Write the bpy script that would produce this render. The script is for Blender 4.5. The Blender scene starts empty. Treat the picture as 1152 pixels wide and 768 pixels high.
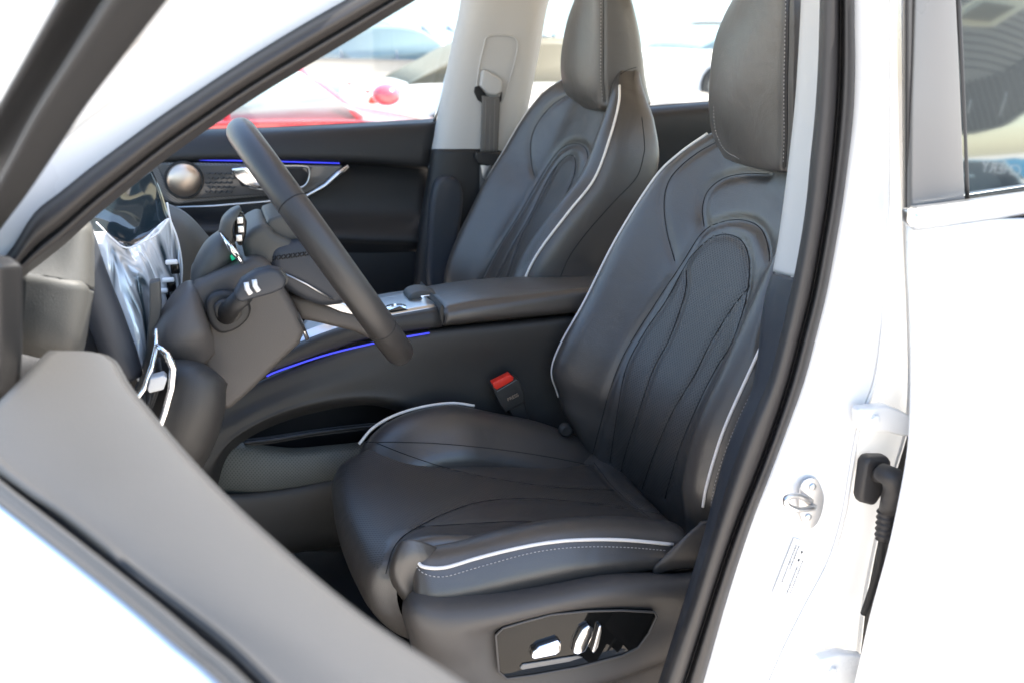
import bpy, bmesh, math, random
import numpy as np
from mathutils import Vector, Matrix
from mathutils.bvhtree import BVHTree
random.seed(4)
S = bpy.context.scene
COL = S.collection
# ------------------------------------------------------------------ camera
CAM = Vector((0.0, -1.5, 1.30)); YAW = math.radians(16.4); PIT = math.radians(16.9); FPX = 1200.0
DV = Vector((math.sin(YAW)*math.cos(PIT), math.cos(YAW)*math.cos(PIT), -math.sin(PIT)))
RV = Vector((math.cos(YAW), -math.sin(YAW), 0)); UV = RV.cross(DV)
def ray(px, py): return DV + RV*((px-576)/FPX) + UV*((384-py)/FPX)
def at(px, py, Y):            # point seen at a pixel of the photo, at lateral distance Y across the car
    r = ray(px, py); return CAM + r*((Y-CAM.y)/r.y)
def atz(px, py, Z):
    r = ray(px, py); return CAM + r*((Z-CAM.z)/r.z)
def atp(px, py, p0, n):
    r = ray(px, py); return CAM + r*((p0-CAM).dot(n)/r.dot(n))
def L(pts, Y): return [at(p[0], p[1], p[2] if len(p) > 2 else Y) for p in pts]

cd = bpy.data.cameras.new('camera'); cam = bpy.data.objects.new('camera', cd); COL.objects.link(cam)
cam.location = CAM; cam.rotation_euler = (math.pi/2-PIT, 0, -YAW)
cd.sensor_width = 36; cd.lens = FPX/1152*36; cd.clip_start = 0.02; cd.clip_end = 3000
cd.dof.use_dof = True; cd.dof.focus_distance = 1.62; cd.dof.aperture_fstop = 5.6
S.camera = cam

# ------------------------------------------------------------------ materials
MATS = {}
def mat(name, col=(.5,.5,.5), rough=.5, metal=0, bump=0, bscale=400, coat=0, var=0, vscale=6, spec=.5, trans=0, emit=None, estr=1, sheen=0, ior=1.45, fold=0):
    m = bpy.data.materials.new(name); m.use_nodes = True; nt = m.node_tree; b = nt.nodes['Principled BSDF']
    b.inputs['Base Color'].default_value = (*col, 1); b.inputs['Roughness'].default_value = rough
    b.inputs['Metallic'].default_value = metal; b.inputs['Coat Weight'].default_value = coat
    b.inputs['Coat Roughness'].default_value = .05
    b.inputs['Specular IOR Level'].default_value = spec; b.inputs['Transmission Weight'].default_value = trans
    b.inputs['IOR'].default_value = ior; b.inputs['Sheen Weight'].default_value = sheen
    if emit: b.inputs['Emission Color'].default_value = (*emit, 1); b.inputs['Emission Strength'].default_value = estr
    tc = nt.nodes.new('ShaderNodeTexCoord')
    if var:
        n = nt.nodes.new('ShaderNodeTexNoise'); n.inputs['Scale'].default_value = vscale; n.inputs['Detail'].default_value = 5
        mp = nt.nodes.new('ShaderNodeMapRange'); mp.inputs['To Min'].default_value = 1-var; mp.inputs['To Max'].default_value = 1+var
        mx = nt.nodes.new('ShaderNodeMix'); mx.data_type = 'RGBA'; mx.blend_type = 'MULTIPLY'; mx.inputs['Factor'].default_value = 1
        mx.inputs['A'].default_value = (*col, 1)
        nt.links.new(tc.outputs['Object'], n.inputs['Vector']); nt.links.new(n.outputs['Fac'], mp.inputs['Value'])
        nt.links.new(mp.outputs['Result'], mx.inputs['B']); nt.links.new(mx.outputs['Result'], b.inputs['Base Color'])
        mr = nt.nodes.new('ShaderNodeMapRange'); mr.inputs['To Min'].default_value = max(0, rough-.08); mr.inputs['To Max'].default_value = rough+.08
        nt.links.new(n.outputs['Fac'], mr.inputs['Value']); nt.links.new(mr.outputs['Result'], b.inputs['Roughness'])
    if bump and not fold:
        n2 = nt.nodes.new('ShaderNodeTexNoise'); n2.inputs['Scale'].default_value = bscale; n2.inputs['Detail'].default_value = 3
        bp = nt.nodes.new('ShaderNodeBump'); bp.inputs['Strength'].default_value = bump; bp.inputs['Distance'].default_value = .001
        nt.links.new(tc.outputs['Object'], n2.inputs['Vector']); nt.links.new(n2.outputs['Fac'], bp.inputs['Height'])
        nt.links.new(bp.outputs['Normal'], b.inputs['Normal'])
    if fold:     # grain plus soft sit marks
        n2 = nt.nodes.new('ShaderNodeTexNoise'); n2.inputs['Scale'].default_value = bscale; n2.inputs['Detail'].default_value = 3
        n3 = nt.nodes.new('ShaderNodeTexNoise'); n3.inputs['Scale'].default_value = 14; n3.inputs['Detail'].default_value = 3; n3.inputs['Distortion'].default_value = .8
        b1 = nt.nodes.new('ShaderNodeBump'); b1.inputs['Strength'].default_value = bump; b1.inputs['Distance'].default_value = .001
        b2 = nt.nodes.new('ShaderNodeBump'); b2.inputs['Strength'].default_value = fold; b2.inputs['Distance'].default_value = .012
        nt.links.new(tc.outputs['Object'], n2.inputs['Vector']); nt.links.new(tc.outputs['Object'], n3.inputs['Vector'])
        nt.links.new(n3.outputs['Fac'], b2.inputs['Height']); nt.links.new(n2.outputs['Fac'], b1.inputs['Height'])
        nt.links.new(b2.outputs['Normal'], b1.inputs['Normal']); nt.links.new(b1.outputs['Normal'], b.inputs['Normal'])
    MATS[name] = m; return m
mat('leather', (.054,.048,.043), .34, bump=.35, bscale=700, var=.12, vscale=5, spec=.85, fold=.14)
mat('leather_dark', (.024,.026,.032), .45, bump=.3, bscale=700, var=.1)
mat('perforated', (.040,.042,.046), .40, spec=.7)
def dots(m, scale, thr, dark, colr, rings=False):
    nt = m.node_tree; b = nt.nodes['Principled BSDF']
    uv = nt.nodes.new('ShaderNodeUVMap'); mp = nt.nodes.new('ShaderNodeMapping'); mp.inputs['Rotation'].default_value = (0,0,math.pi/4)
    mp.inputs['Scale'].default_value = (scale, scale, scale)
    v = nt.nodes.new('ShaderNodeTexVoronoi'); v.voronoi_dimensions = '2D'; v.inputs['Randomness'].default_value = 0; v.inputs['Scale'].default_value = 1
    nt.links.new(uv.outputs['UV'], mp.inputs['Vector']); nt.links.new(mp.outputs['Vector'], v.inputs['Vector'])
    r = nt.nodes.new('ShaderNodeMapRange'); r.inputs['From Min'].default_value = thr-.08; r.inputs['From Max'].default_value = thr+.08
    nt.links.new(v.outputs['Distance'], r.inputs['Value'])
    mx = nt.nodes.new('ShaderNodeMix'); mx.data_type = 'RGBA'
    mx.inputs['A'].default_value = (*dark, 1); mx.inputs['B'].default_value = (*colr, 1)
    nt.links.new(r.outputs['Result'], mx.inputs['Factor']); nt.links.new(mx.outputs['Result'], b.inputs['Base Color'])
    bp = nt.nodes.new('ShaderNodeBump'); bp.inputs['Strength'].default_value = .5; bp.inputs['Distance'].default_value = .0008
    nt.links.new(r.outputs['Result'], bp.inputs['Height']); nt.links.new(bp.outputs['Normal'], b.inputs['Normal'])
dots(MATS['perforated'], 1/.0048, .27, (.014,.013,.012), (.058,.052,.046))
mat('mesh_lining', (.11,.12,.11), .6); dots(MATS['mesh_lining'], 1/.0042, .3, (.045,.05,.047), (.10,.105,.095))
mat('seam', (.008,.008,.009), .8)
mat('piping', (.72,.68,.64), .5)
mat('stitch', (.36,.34,.32), .7)
mat('plastic', (.028,.0265,.025), .5, bump=.4, bscale=900, var=.08)
mat('plastic_dark', (.016,.016,.017), .5, bump=.3, bscale=900, var=.08)
mat('plastic_blue', (.030,.034,.042), .48, bump=.3, bscale=900, var=.08)
mat('plastic_grey', (.062,.062,.058), .55, bump=.4, bscale=800, var=.06)
mat('column_plastic', (.064,.058,.054), .5, bump=.35, bscale=900, var=.06)
mat('door_trim', (.046,.045,.044), .55, bump=.3, bscale=500, var=.05)
mat('rubber', (.028,.026,.026), .5, bump=.15, bscale=500, var=.1)
mat('black', (.006,.006,.007), .6)
mat('carpet', (.008,.009,.011), .95, bump=1, bscale=500)
mat('paint', (.70,.70,.695), .28, coat=.6, var=.015)
mat('trim_white', (.46,.46,.455), .6, bump=.2, bscale=900, var=.03)
mat('chrome', (.82,.82,.83), .14, metal=1)
mat('satin', (.60,.60,.60), .32, metal=1, var=.06, vscale=20)
mat('gloss_black', (.006,.006,.006), .05, spec=.35)
mat('rim_leather', (.034,.032,.031), .38, bump=.3, bscale=800, var=.1)
mat('applique', (.16,.155,.15), .3, var=.04)
mat('carbon', (.06,.06,.062), .3, coat=.5)
mat('webbing', (.13,.125,.12), .8, bump=.6, bscale=600)
mat('red_plastic', (.75,.035,.02), .4)
mat('blue_light', (.05,.05,.4), .4, emit=(.045,.06,1.0), estr=.26)
mat('green_light', (.02,.4,.2), .4, emit=(.0,.6,.28), estr=.10)
mat('label_paper', (.60,.61,.62), .5)
mat('ink', (.20,.21,.22), .6)
mat('dark_ink', (.03,.03,.03), .6)
mat('white_mark', (.75,.75,.75), .5)
mat('metal_grille', (.62,.50,.40), .38, metal=.9)
mat('concrete', (.54,.475,.40), .85, bump=.5, bscale=40, var=.12, vscale=1.5)
mat('tinted', (.23,.255,.26), .04, metal=.85)
mat('headliner', (.80,.70,.56), .9)
mat('red_paint', (.45,.07,.09), .25, coat=1)
mat('silver_paint', (.45,.46,.47), .3, metal=.5, coat=1)
mat('dark_paint', (.03,.06,.07), .25, coat=1)
mat('car_glass', (.20,.26,.26), .05, coat=1)
mat('car_glass_dark', (.02,.035,.045), .7, spec=.1)
mat('teal_paint', (.02,.22,.36), .3)
mat('tan_glass', (.13,.115,.08), .3, spec=.15)
mat('tyre', (.02,.02,.02), .8)
mat('wall_white', (.72,.74,.74), .7, var=.05, vscale=1)
mat('wall_glass', (.45,.58,.60), .1, coat=1)
mat('canopy', (.22,.23,.23), .6, var=.04)
mat('canopy_dark', (.07,.075,.08), .6, var=.05)
mat('canopy_light', (.55,.52,.38), .6)
mat('screen_glass', (.012,.022,.03), .04, coat=1)
# protective film: crinkled, glossy, bright and dark reflection streaks painted into its colour
def film():
    m = mat('film', (.30,.36,.40), .12, metal=.25, coat=1); nt = m.node_tree; b = nt.nodes['Principled BSDF']
    tc = nt.nodes.new('ShaderNodeTexCoord'); mp = nt.nodes.new('ShaderNodeMapping'); mp.inputs['Scale'].default_value = (30,30,5); mp.inputs['Rotation'].default_value = (0,.3,.2)
    n = nt.nodes.new('ShaderNodeTexNoise'); n.inputs['Scale'].default_value = 1; n.inputs['Detail'].default_value = 2; n.inputs['Distortion'].default_value = 1.5
    bp = nt.nodes.new('ShaderNodeBump'); bp.inputs['Strength'].default_value = 1; bp.inputs['Distance'].default_value = .009
    nt.links.new(tc.outputs['Object'], mp.inputs['Vector']); nt.links.new(mp.outputs['Vector'], n.inputs['Vector'])
    nt.links.new(n.outputs['Fac'], bp.inputs['Height']); nt.links.new(bp.outputs['Normal'], b.inputs['Normal'])
    r = nt.nodes.new('ShaderNodeValToRGB'); r.color_ramp.elements[0].position = .36; r.color_ramp.elements[1].position = .50
    r.color_ramp.elements[0].color = (.03,.05,.06,1); r.color_ramp.elements[1].color = (.65,.68,.70,1)
    nt.links.new(n.outputs['Fac'], r.inputs['Fac']); nt.links.new(r.outputs['Color'], b.inputs['Base Color'])
film()
def glassmat(name, tint, refl):
    m = bpy.data.materials.new(name); m.use_nodes = True; nt = m.node_tree; nt.nodes.clear()
    o = nt.nodes.new('ShaderNodeOutputMaterial'); t = nt.nodes.new('ShaderNodeBsdfTransparent'); t.inputs[0].default_value = (*tint, 1)
    g = nt.nodes.new('ShaderNodeBsdfGlossy'); g.inputs['Roughness'].default_value = .02
    f = nt.nodes.new('ShaderNodeFresnel'); f.inputs['IOR'].default_value = 1.45
    ma = nt.nodes.new('ShaderNodeMath'); ma.operation = 'MULTIPLY'; ma.inputs[1].default_value = refl
    mx = nt.nodes.new('ShaderNodeMixShader')
    nt.links.new(f.outputs[0], ma.inputs[0]); nt.links.new(ma.outputs[0], mx.inputs[0]); nt.links.new(t.outputs[0], mx.inputs[1]); nt.links.new(g.outputs[0], mx.inputs[2]); nt.links.new(mx.outputs[0], o.inputs[0])
    MATS[name] = m
glassmat('clear_glass', (.96,.98,.98), .6)
# stripes for carbon trim / corrugation
def stripes(name, c1, c2, scale, axis, rot=(0,0,0), rough=.35):
    m = mat(name, c1, rough, coat=.4); nt = m.node_tree; b = nt.nodes['Principled BSDF']
    tc = nt.nodes.new('ShaderNodeTexCoord'); mp = nt.nodes.new('ShaderNodeMapping'); mp.inputs['Rotation'].default_value = rot
    w = nt.nodes.new('ShaderNodeTexWave'); w.inputs['Scale'].default_value = scale; w.bands_direction = axis
    mx = nt.nodes.new('ShaderNodeMix'); mx.data_type = 'RGBA'; mx.inputs['A'].default_value = (*c1,1); mx.inputs['B'].default_value = (*c2,1)
    nt.links.new(tc.outputs['Object'], mp.inputs['Vector']); nt.links.new(mp.outputs['Vector'], w.inputs['Vector'])
    nt.links.new(w.outputs['Fac'], mx.inputs['Factor']); nt.links.new(mx.outputs['Result'], b.inputs['Base Color'])
stripes('weave', (.03,.03,.03), (.22,.21,.20), 70, 'X', (0,.9,0))
stripes('belt_stripe', (.05,.047,.045), (.17,.16,.15), 32, 'X')

# ------------------------------------------------------------------ helpers
def wpos(o):
    v = Vector((0,0,0))
    while o is not None: v += o.location; o = o.parent
    return v
def thing(name, label, cat, loc=(0,0,0), group=None):
    o = bpy.data.objects.new(name, None); COL.objects.link(o); o.location = loc; o.empty_display_size = .05
    o['label'] = label; o['category'] = cat
    if group: o['group'] = group
    return o
def tag(o, label=None, cat=None, group=None, kind=None):
    if label: o['label'] = label
    if cat: o['category'] = cat
    if group: o['group'] = group
    if kind: o['kind'] = kind
    return o
def link(name, me, m, parent=None, smooth=True):
    w = wpos(parent)
    if w.length: me.transform(Matrix.Translation(-w))
    if isinstance(m, str): m = MATS[m]
    if len(me.materials) == 0: me.materials.append(m)
    if smooth:
        for p in me.polygons: p.use_smooth = True
    o = bpy.data.objects.new(name, me); COL.objects.link(o); o.parent = parent
    return o
def fromdata(vs, fs, name='m'):
    me = bpy.data.meshes.new(name); me.from_pydata([tuple(v) for v in vs], [], fs); me.update(); return me
def cr(pts, n=6, closed=False):
    pts = [Vector(p) for p in pts]; N = len(pts); out = []
    if N < 3 and not closed:
        return [pts[0].lerp(pts[1], i/n) for i in range(n+1)]
    rng = N if closed else N-1
    for i in range(rng):
        p1 = pts[i]; p2 = pts[(i+1) % N]
        p0 = pts[i-1] if (closed or i > 0) else p1*2-p2
        p3 = pts[(i+2) % N] if (closed or i+2 < N) else p2*2-p1
        for k in range(n):
            t = k/n; t2 = t*t; t3 = t2*t
            out.append(.5*((2*p1)+(p2-p0)*t+(2*p0-5*p1+4*p2-p3)*t2+(3*p1-p0-3*p2+p3)*t3))
    if not closed: out.append(pts[-1].copy())
    return out
def gridmesh(rows, nu=6, nv=6, closed=False, capends=False):
    rows2 = [cr(r, nu, closed) for r in rows]
    cols = [cr([r[i] for r in rows2], nv) for i in range(len(rows2[0]))]
    nr = len(cols[0]); nc = len(cols)
    vs = [cols[c][r] for r in range(nr) for c in range(nc)]
    fs = []; cc = nc if closed else nc-1
    for r in range(nr-1):
        for c in range(cc):
            a = r*nc+c; b = r*nc+(c+1) % nc
            fs.append((a, b, b+nc, a+nc))
    if capends and closed:
        fs.append(tuple(range(nc-1, -1, -1))); fs.append(tuple((nr-1)*nc+i for i in range(nc)))
    me = fromdata(vs, fs)
    # metric uv
    V = np.array([tuple(v) for v in vs]).reshape(nr, nc, 3)
    du = np.zeros((nr, nc)); du[:,1:] = np.cumsum(np.linalg.norm(V[:,1:]-V[:,:-1], axis=2), axis=1)
    mid = nc//2; du -= du[:, mid:mid+1]
    dv = np.zeros((nr, nc)); dv[1:,:] = np.cumsum(np.linalg.norm(V[1:]-V[:-1], axis=2), axis=0)
    dv = np.repeat(dv[:, mid:mid+1], nc, axis=1)
    uvl = me.uv_layers.new(name='UVMap'); fu = du.ravel(); fv = dv.ravel()
    for lo in me.loops: uvl.data[lo.index].uv = (fu[lo.vertex_index], fv[lo.vertex_index])
    return me
def solid(o, t, off=-1, bev=0, seg=3):
    if t:
        s = o.modifiers.new('solid', 'SOLIDIFY'); s.thickness = t; s.offset = off
    if bev:
        b = o.modifiers.new('bev', 'BEVEL'); b.width = bev; b.segments = seg; b.limit_method = 'ANGLE'; b.angle_limit = math.radians(40)
    return o
def patch(name, rows, m, parent=None, nu=6, nv=6, t=0, off=-1, closed=False, cap=False):
    return solid(link(name, gridmesh(rows, nu, nv, closed, cap), m, parent), t, off)
def prism(name, pts, ext, m, parent=None, bev=.004, seg=4, sm=0, smooth=True):
    """outline (3D points, roughly planar) extruded by vector ext, bevelled"""
    if sm: pts = cr(pts, sm, True)
    pts = [Vector(p) for p in pts]; ext = Vector(ext); n = len(pts)
    nrm = Vector((0,0,0))
    for i in range(n): nrm += (pts[i]-pts[0]).cross(pts[(i+1) % n]-pts[0])
    if nrm.dot(ext) > 0: pts = pts[::-1]
    vs = pts+[p+ext for p in pts]
    fs = [tuple(range(n)), tuple(range(2*n-1, n-1, -1))]+[(i, n+i, n+(i+1) % n, (i+1) % n) for i in range(n)]
    me = fromdata(vs, fs); bm = bmesh.new(); bm.from_mesh(me)
    if bev:
        ed = [e for e in bm.edges if len(e.link_faces) == 2 and e.calc_face_angle(0) > math.radians(50)]
        bmesh.ops.bevel(bm, geom=ed, offset=bev, segments=seg, profile=.5, affect='EDGES', clamp_overlap=True)
    bmesh.ops.triangulate(bm, faces=[f for f in bm.faces if len(f.verts) > 4])
    bmesh.ops.recalc_face_normals(bm, faces=bm.faces[:])
    bm.to_mesh(me); bm.free()
    o = link(name, me, m, parent, smooth)
    if smooth:
        try: me.set_sharp_from_angle(angle=math.radians(35))
        except Exception: pass
    return o
def slab(name, px, Y, t, m, parent=None, bev=.004, seg=4, sm=0): return prism(name, L(px, Y), (0, t, 0), m, parent, bev, seg, sm)
def tubemesh(pts, r, n=10, closed=False, sx=1.0, up=None):
    pts = [Vector(p) for p in pts]; N = len(pts); vs = []; fs = []
    rr = r if isinstance(r, (list, tuple)) else [r]*N
    prev = None
    for i, p in enumerate(pts):
        a = pts[(i-1) % N] if (closed or i > 0) else p; b = pts[(i+1) % N] if (closed or i < N-1) else p
        t = (b-a).normalized()
        if up is not None: x = Vector(up).cross(t).normalized()
        elif prev is None:
            x = t.orthogonal().normalized()
        else: x = (prev-t*prev.dot(t)).normalized()
        prev = x; y = t.cross(x)
        for k in range(n):
            an = 2*math.pi*k/n; vs.append(p+(x*math.cos(an)*sx+y*math.sin(an))*rr[i])
    for i in range(N if closed else N-1):
        for k in range(n):
            a = i*n+k; b = i*n+(k+1) % n; j = ((i+1) % N)*n
            fs.append((a, b, j+(k+1) % n, j+k))
    if not closed: fs.append(tuple(range(n-1, -1, -1))); fs.append(tuple((N-1)*n+k for k in range(n)))
    return fromdata(vs, fs)
def tube(name, pts, r, m, parent=None, n=10, closed=False, sm=0, sx=1.0, up=None):
    if sm:
        pts = cr(pts, sm, closed)
        if isinstance(r, (list, tuple)): q = r; r = [q[min(int(i/sm), len(q)-1)]*(1-(i%sm)/sm)+q[min(int(i/sm)+1, len(q)-1)]*(i%sm)/sm for i in range(len(pts))]
    return link(name, tubemesh(pts, r, n, closed, sx, up), m, parent)
def box(name, c, d, m, parent=None, bev=.003, rot=None):
    me = bpy.data.meshes.new(name); bm = bmesh.new(); bmesh.ops.create_cube(bm, size=1)
    bmesh.ops.scale(bm, vec=d, verts=bm.verts)
    if bev: bmesh.ops.bevel(bm, geom=bm.edges[:], offset=bev, segments=3, profile=.5, affect='EDGES')
    M = Matrix.Translation(c) @ (rot.to_4x4() if rot is not None else Matrix.Identity(4))
    bmesh.ops.transform(bm, matrix=M, verts=bm.verts); bm.to_mesh(me); bm.free()
    o = link(name, me, m, parent)
    try: me.set_sharp_from_angle(angle=math.radians(35))
    except Exception: pass
    return o
def merge(meshes):
    bm = bmesh.new()
    for me in meshes: bm.from_mesh(me)
    me = bpy.data.meshes.new('merged'); bm.to_mesh(me); bm.free(); return me
def lathe(name, prof, c, axis, m, parent=None, n=40):
    axis = Vector(axis).normalized(); x = axis.orthogonal().normalized(); y = axis.cross(x); vs = []; fs = []
    for (r, h) in prof:
        for k in range(n):
            a = 2*math.pi*k/n; vs.append(Vector(c)+axis*h+(x*math.cos(a)+y*math.sin(a))*r)
    for i in range(len(prof)-1):
        for k in range(n): fs.append((i*n+k, i*n+(k+1) % n, (i+1)*n+(k+1) % n, (i+1)*n+k))
    fs.append(tuple(range(n-1, -1, -1))); fs.append(tuple((len(prof)-1)*n+k for k in range(n)))
    me = fromdata(vs, fs); o = link(name, me, m, parent)
    try: me.set_sharp_from_angle(angle=math.radians(40))
    except Exception: pass
    return o
class Caster:
    """finds the surface point of some meshes seen from the photograph's viewpoint (to lay seams on them)"""
    def __init__(self, objs):
        vs = []; fs = []
        for o in objs:
            w = wpos(o); b = len(vs)
            vs += [v.co+w for v in o.data.vertices]; fs += [tuple(i+b for i in p.vertices) for p in o.data.polygons]
        self.b = BVHTree.FromPolygons(vs, fs)
    def __call__(self, px, py):
        h = self.b.ray_cast(CAM, ray(px, py).normalized())
        return (h[0], h[1]) if h[0] is not None else (None, None)
    def line(self, px, n=12, lift=0):
        P = cr([(p[0], p[1], 0) for p in px], n); out = []
        for p in P:
            h, nr = self(p.x, p.y)
            if h is not None:
                if nr.dot(CAM-h) < 0: nr = -nr
                if out and (h-out[-1][0]).length > .06: continue
                out.append((h+nr*lift, nr))
        return out
def carve(o, px, depth, width, n=12, C=None):
    C = C or Caster([o]); ln = C.line(px, n)
    if len(ln) < 2: return
    P = np.array([tuple(p) for p, _ in ln]); w = wpos(o); me = o.data
    co = np.empty(len(me.vertices)*3); me.vertices.foreach_get('co', co); co = co.reshape(-1, 3); W = co+np.array(w)
    nr = np.empty(len(me.vertices)*3); me.vertices.foreach_get('normal', nr); nr = nr.reshape(-1, 3)
    A = P[:-1]; B = P[1:]; AB = B-A; l2 = (AB**2).sum(1)+1e-12
    near = np.where(np.min(((W[:,None,:]-P[None,::4,:])**2).sum(2), axis=1) < (width*3+.03)**2)[0]
    if len(near) == 0: return
    Q = W[near]; t = np.clip(((Q[:,None,:]-A[None])*AB[None]).sum(2)/l2[None], 0, 1)
    d = np.sqrt(((Q[:,None,:]-(A[None]+t[...,None]*AB[None]))**2).sum(2)).min(1)
    tocam = np.array(CAM)-Q; s = np.sign((nr[near]*tocam).sum(1)); s[s == 0] = 1
    k = depth*np.exp(-(d/width)**2)
    co[near] -= nr[near]*(s*k)[:,None]
    me.vertices.foreach_set('co', co.ravel()); me.update()
def seamline(name, C, px, r, m, parent, lift=0, n=10):
    ln = C.line(px, n, lift)
    if len(ln) < 2: return None
    return tube(name, [p for p, _ in ln], r, m, parent, n=6)
def stitches(name, C, px, parent, m='stitch', dash=.0032, gap=.0026, r=.00075, n=30):
    ln = C.line(px, n, .0006)
    if len(ln) < 3: return
    P = [p for p, _ in ln]; cum = [0]
    for i in range(1, len(P)): cum.append(cum[-1]+(P[i]-P[i-1]).length)
    def pt(s):
        for i in range(1, len(P)):
            if cum[i] >= s: return P[i-1].lerp(P[i], (s-cum[i-1])/max(1e-9, cum[i]-cum[i-1]))
        return P[-1]
    s = 0; ms = []
    while s+dash < cum[-1]:
        ms.append(tubemesh([pt(s), pt(s+dash*.5), pt(s+dash)], [r*.8, r, r*.8], 5)); s += dash+gap
    if ms: return link(name, merge(ms), m, parent)
def split_region(o, polypx, name, m, parent):
    """faces whose centre lies inside the seam outline become a part of their own"""
    w = wpos(o); poly = cr([(p[0], p[1], 0) for p in polypx], 8, True); poly = [(p.x, p.y) for p in poly]
    def proj(q):
        d = q-CAM; z = d.dot(DV); return (576+FPX*d.dot(RV)/z, 384-FPX*d.dot(UV)/z)
    def inside(x, y):
        c = False; j = len(poly)-1
        for i in range(len(poly)):
            if (poly[i][1] > y) != (poly[j][1] > y) and x < (poly[j][0]-poly[i][0])*(y-poly[i][1])/(poly[j][1]-poly[i][1])+poly[i][0]: c = not c
            j = i
        return c
    me2 = o.data.copy(); sel = set(p.index for p in o.data.polygons if inside(*proj(p.center+w)))
    ef = {}; P = o.data.polygons
    for i in sel:
        for k in P[i].edge_keys: ef.setdefault(k, []).append(i)
    left = set(sel); best = set()
    while left:                      # keep one connected panel only
        st_ = [left.pop()]; comp = set(st_)
        while st_:
            for k in P[st_.pop()].edge_keys:
                for j in ef[k]:
                    if j in left: left.discard(j); comp.add(j); st_.append(j)
        if len(comp) > len(best): best = comp
    sel = best
    for me, keep in ((o.data, False), (me2, True)):
        vn = [v.normal.copy() for v in me.vertices]
        bm = bmesh.new(); bm.from_mesh(me); bm.faces.ensure_lookup_table()
        lay = bm.verts.layers.float_vector.new('vn')
        for v in bm.verts: v[lay] = vn[v.index]
        bmesh.ops.delete(bm, geom=[f for f in bm.faces if (f.index in sel) != keep], context='FACES')
        bm.to_mesh(me); bm.free()
        at_ = me.attributes['vn']; me.normals_split_custom_set_from_vertices([tuple(d.vector) for d in at_.data])
    me2.materials.clear(); me2.materials.append(MATS[m])
    n = bpy.data.objects.new(name, me2); COL.objects.link(n); n.parent = parent
    n.location = w-wpos(parent)
    return n
def text(name, body, pos, xdir, ydir, size, m, parent=None, ext=.0003, align='CENTER', sxx=1.0):
    cu = bpy.data.curves.new(name, 'FONT'); cu.body = body; cu.size = size; cu.align_x = align; cu.align_y = 'CENTER'; cu.extrude = ext
    t = bpy.data.objects.new('tmp', cu); COL.objects.link(t); bpy.context.view_layer.update()
    me = bpy.data.meshes.new_from_object(t.evaluated_get(bpy.context.evaluated_depsgraph_get())); bpy.data.objects.remove(t)
    x = Vector(xdir).normalized(); y = Vector(ydir).normalized(); y = (y-x*y.dot(x)).normalized(); z = x.cross(y)
    M = Matrix(((x.x*sxx, y.x, z.x, pos[0]), (x.y*sxx, y.y, z.y, pos[1]), (x.z*sxx, y.z, z.z, pos[2]), (0,0,0,1)))
    me.transform(M); me.materials.clear(); return link(name, me, m, parent, smooth=False)
# ------------------------------------------------------------------ seats
LEAN = Vector((-.89, 0, .455))      # forward normal of the backrest
def lp(a, b, t): return a+(b-a)*t
def make_seat(name, label, Yc, rows, head, cush, dark='leather_dark'):
    root = thing(name, label, 'car seat', (.45, Yc, .30))
    # --- backrest: rows of (X far, X near, Z, half width far, half width near, relief, depth behind)
    R = []
    for (xf, xn, z, wf, wn, k, dp) in rows:
        F = Vector((xf, Yc+wf, z)); N = Vector((xn, Yc-wn, z))
        def q(u, b):     # u: -1 near .. +1 far ; b: towards the sitter
            if u >= 0: y = Yc+wf*u
            else: y = Yc+wn*u
            x = lp(xn, xf, (u+1)/2)
            return Vector((x, y, z))+LEAN*b
        R.append([q(-.90, -dp), q(-1.03, -dp*.97), q(-1.07, -dp*.6), q(-1.05, -.022), q(-1.0, 0), q(-.92, .013*k), q(-.80, .010*k), q(-.62, -.022*k), q(-.45, -.040*k), q(-.2, -.043*k),
                  q(0, -.044*k), q(.2, -.043*k), q(.45, -.040*k), q(.62, -.022*k), q(.80, .010*k), q(.92, .013*k), q(1.0, 0), q(1.05, -.022), q(1.07, -dp*.6), q(1.03, -dp*.97), q(.90, -dp)])
    back = patch('backrest', R, 'leather', root, nu=8, nv=16)
    # hard rear shell closing the back
    sh = [[r[0]+LEAN*.004, lp(r[0], r[-1], .33)-LEAN*.03, lp(r[0], r[-1], .66)-LEAN*.03, r[-1]+LEAN*.004] for r in R]
    patch('back_shell', sh, 'plastic_dark', root, nu=5, nv=4, t=.004)
    # --- head restraint
    H = []
    for (F, N, d, bulge) in head:
        F = Vector(F); N = Vector(N); b = Vector((d, 0, -.0))
        m = (F+N)/2
        H.append([N+b*.15+Vector((0,-.004,0)), N+Vector((.002,0,0)), N.lerp(F, .06)+Vector((-.008-bulge*.3,0,0)), N.lerp(F, .3)+Vector((-.012-bulge*.8,0,0)), m+Vector((-.012-bulge,0,0)), N.lerp(F, .7)+Vector((-.012-bulge*.8,0,0)),
                  N.lerp(F, .94)+Vector((-.008-bulge*.3,0,0)), F+Vector((.002,0,0)), F+b*.15+Vector((0,.004,0)), F+b*.6+Vector((0,.004,0)), F+b*.95+Vector((0,-.02,0)), m+b*1.02, N+b*.95+Vector((0,.02,0)), N+b*.6+Vector((0,-.004,0))])
    hr = patch('head_restraint', H, 'leather', root, nu=6, nv=8, closed=True, cap=True)
    return root, back, hr, R

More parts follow.
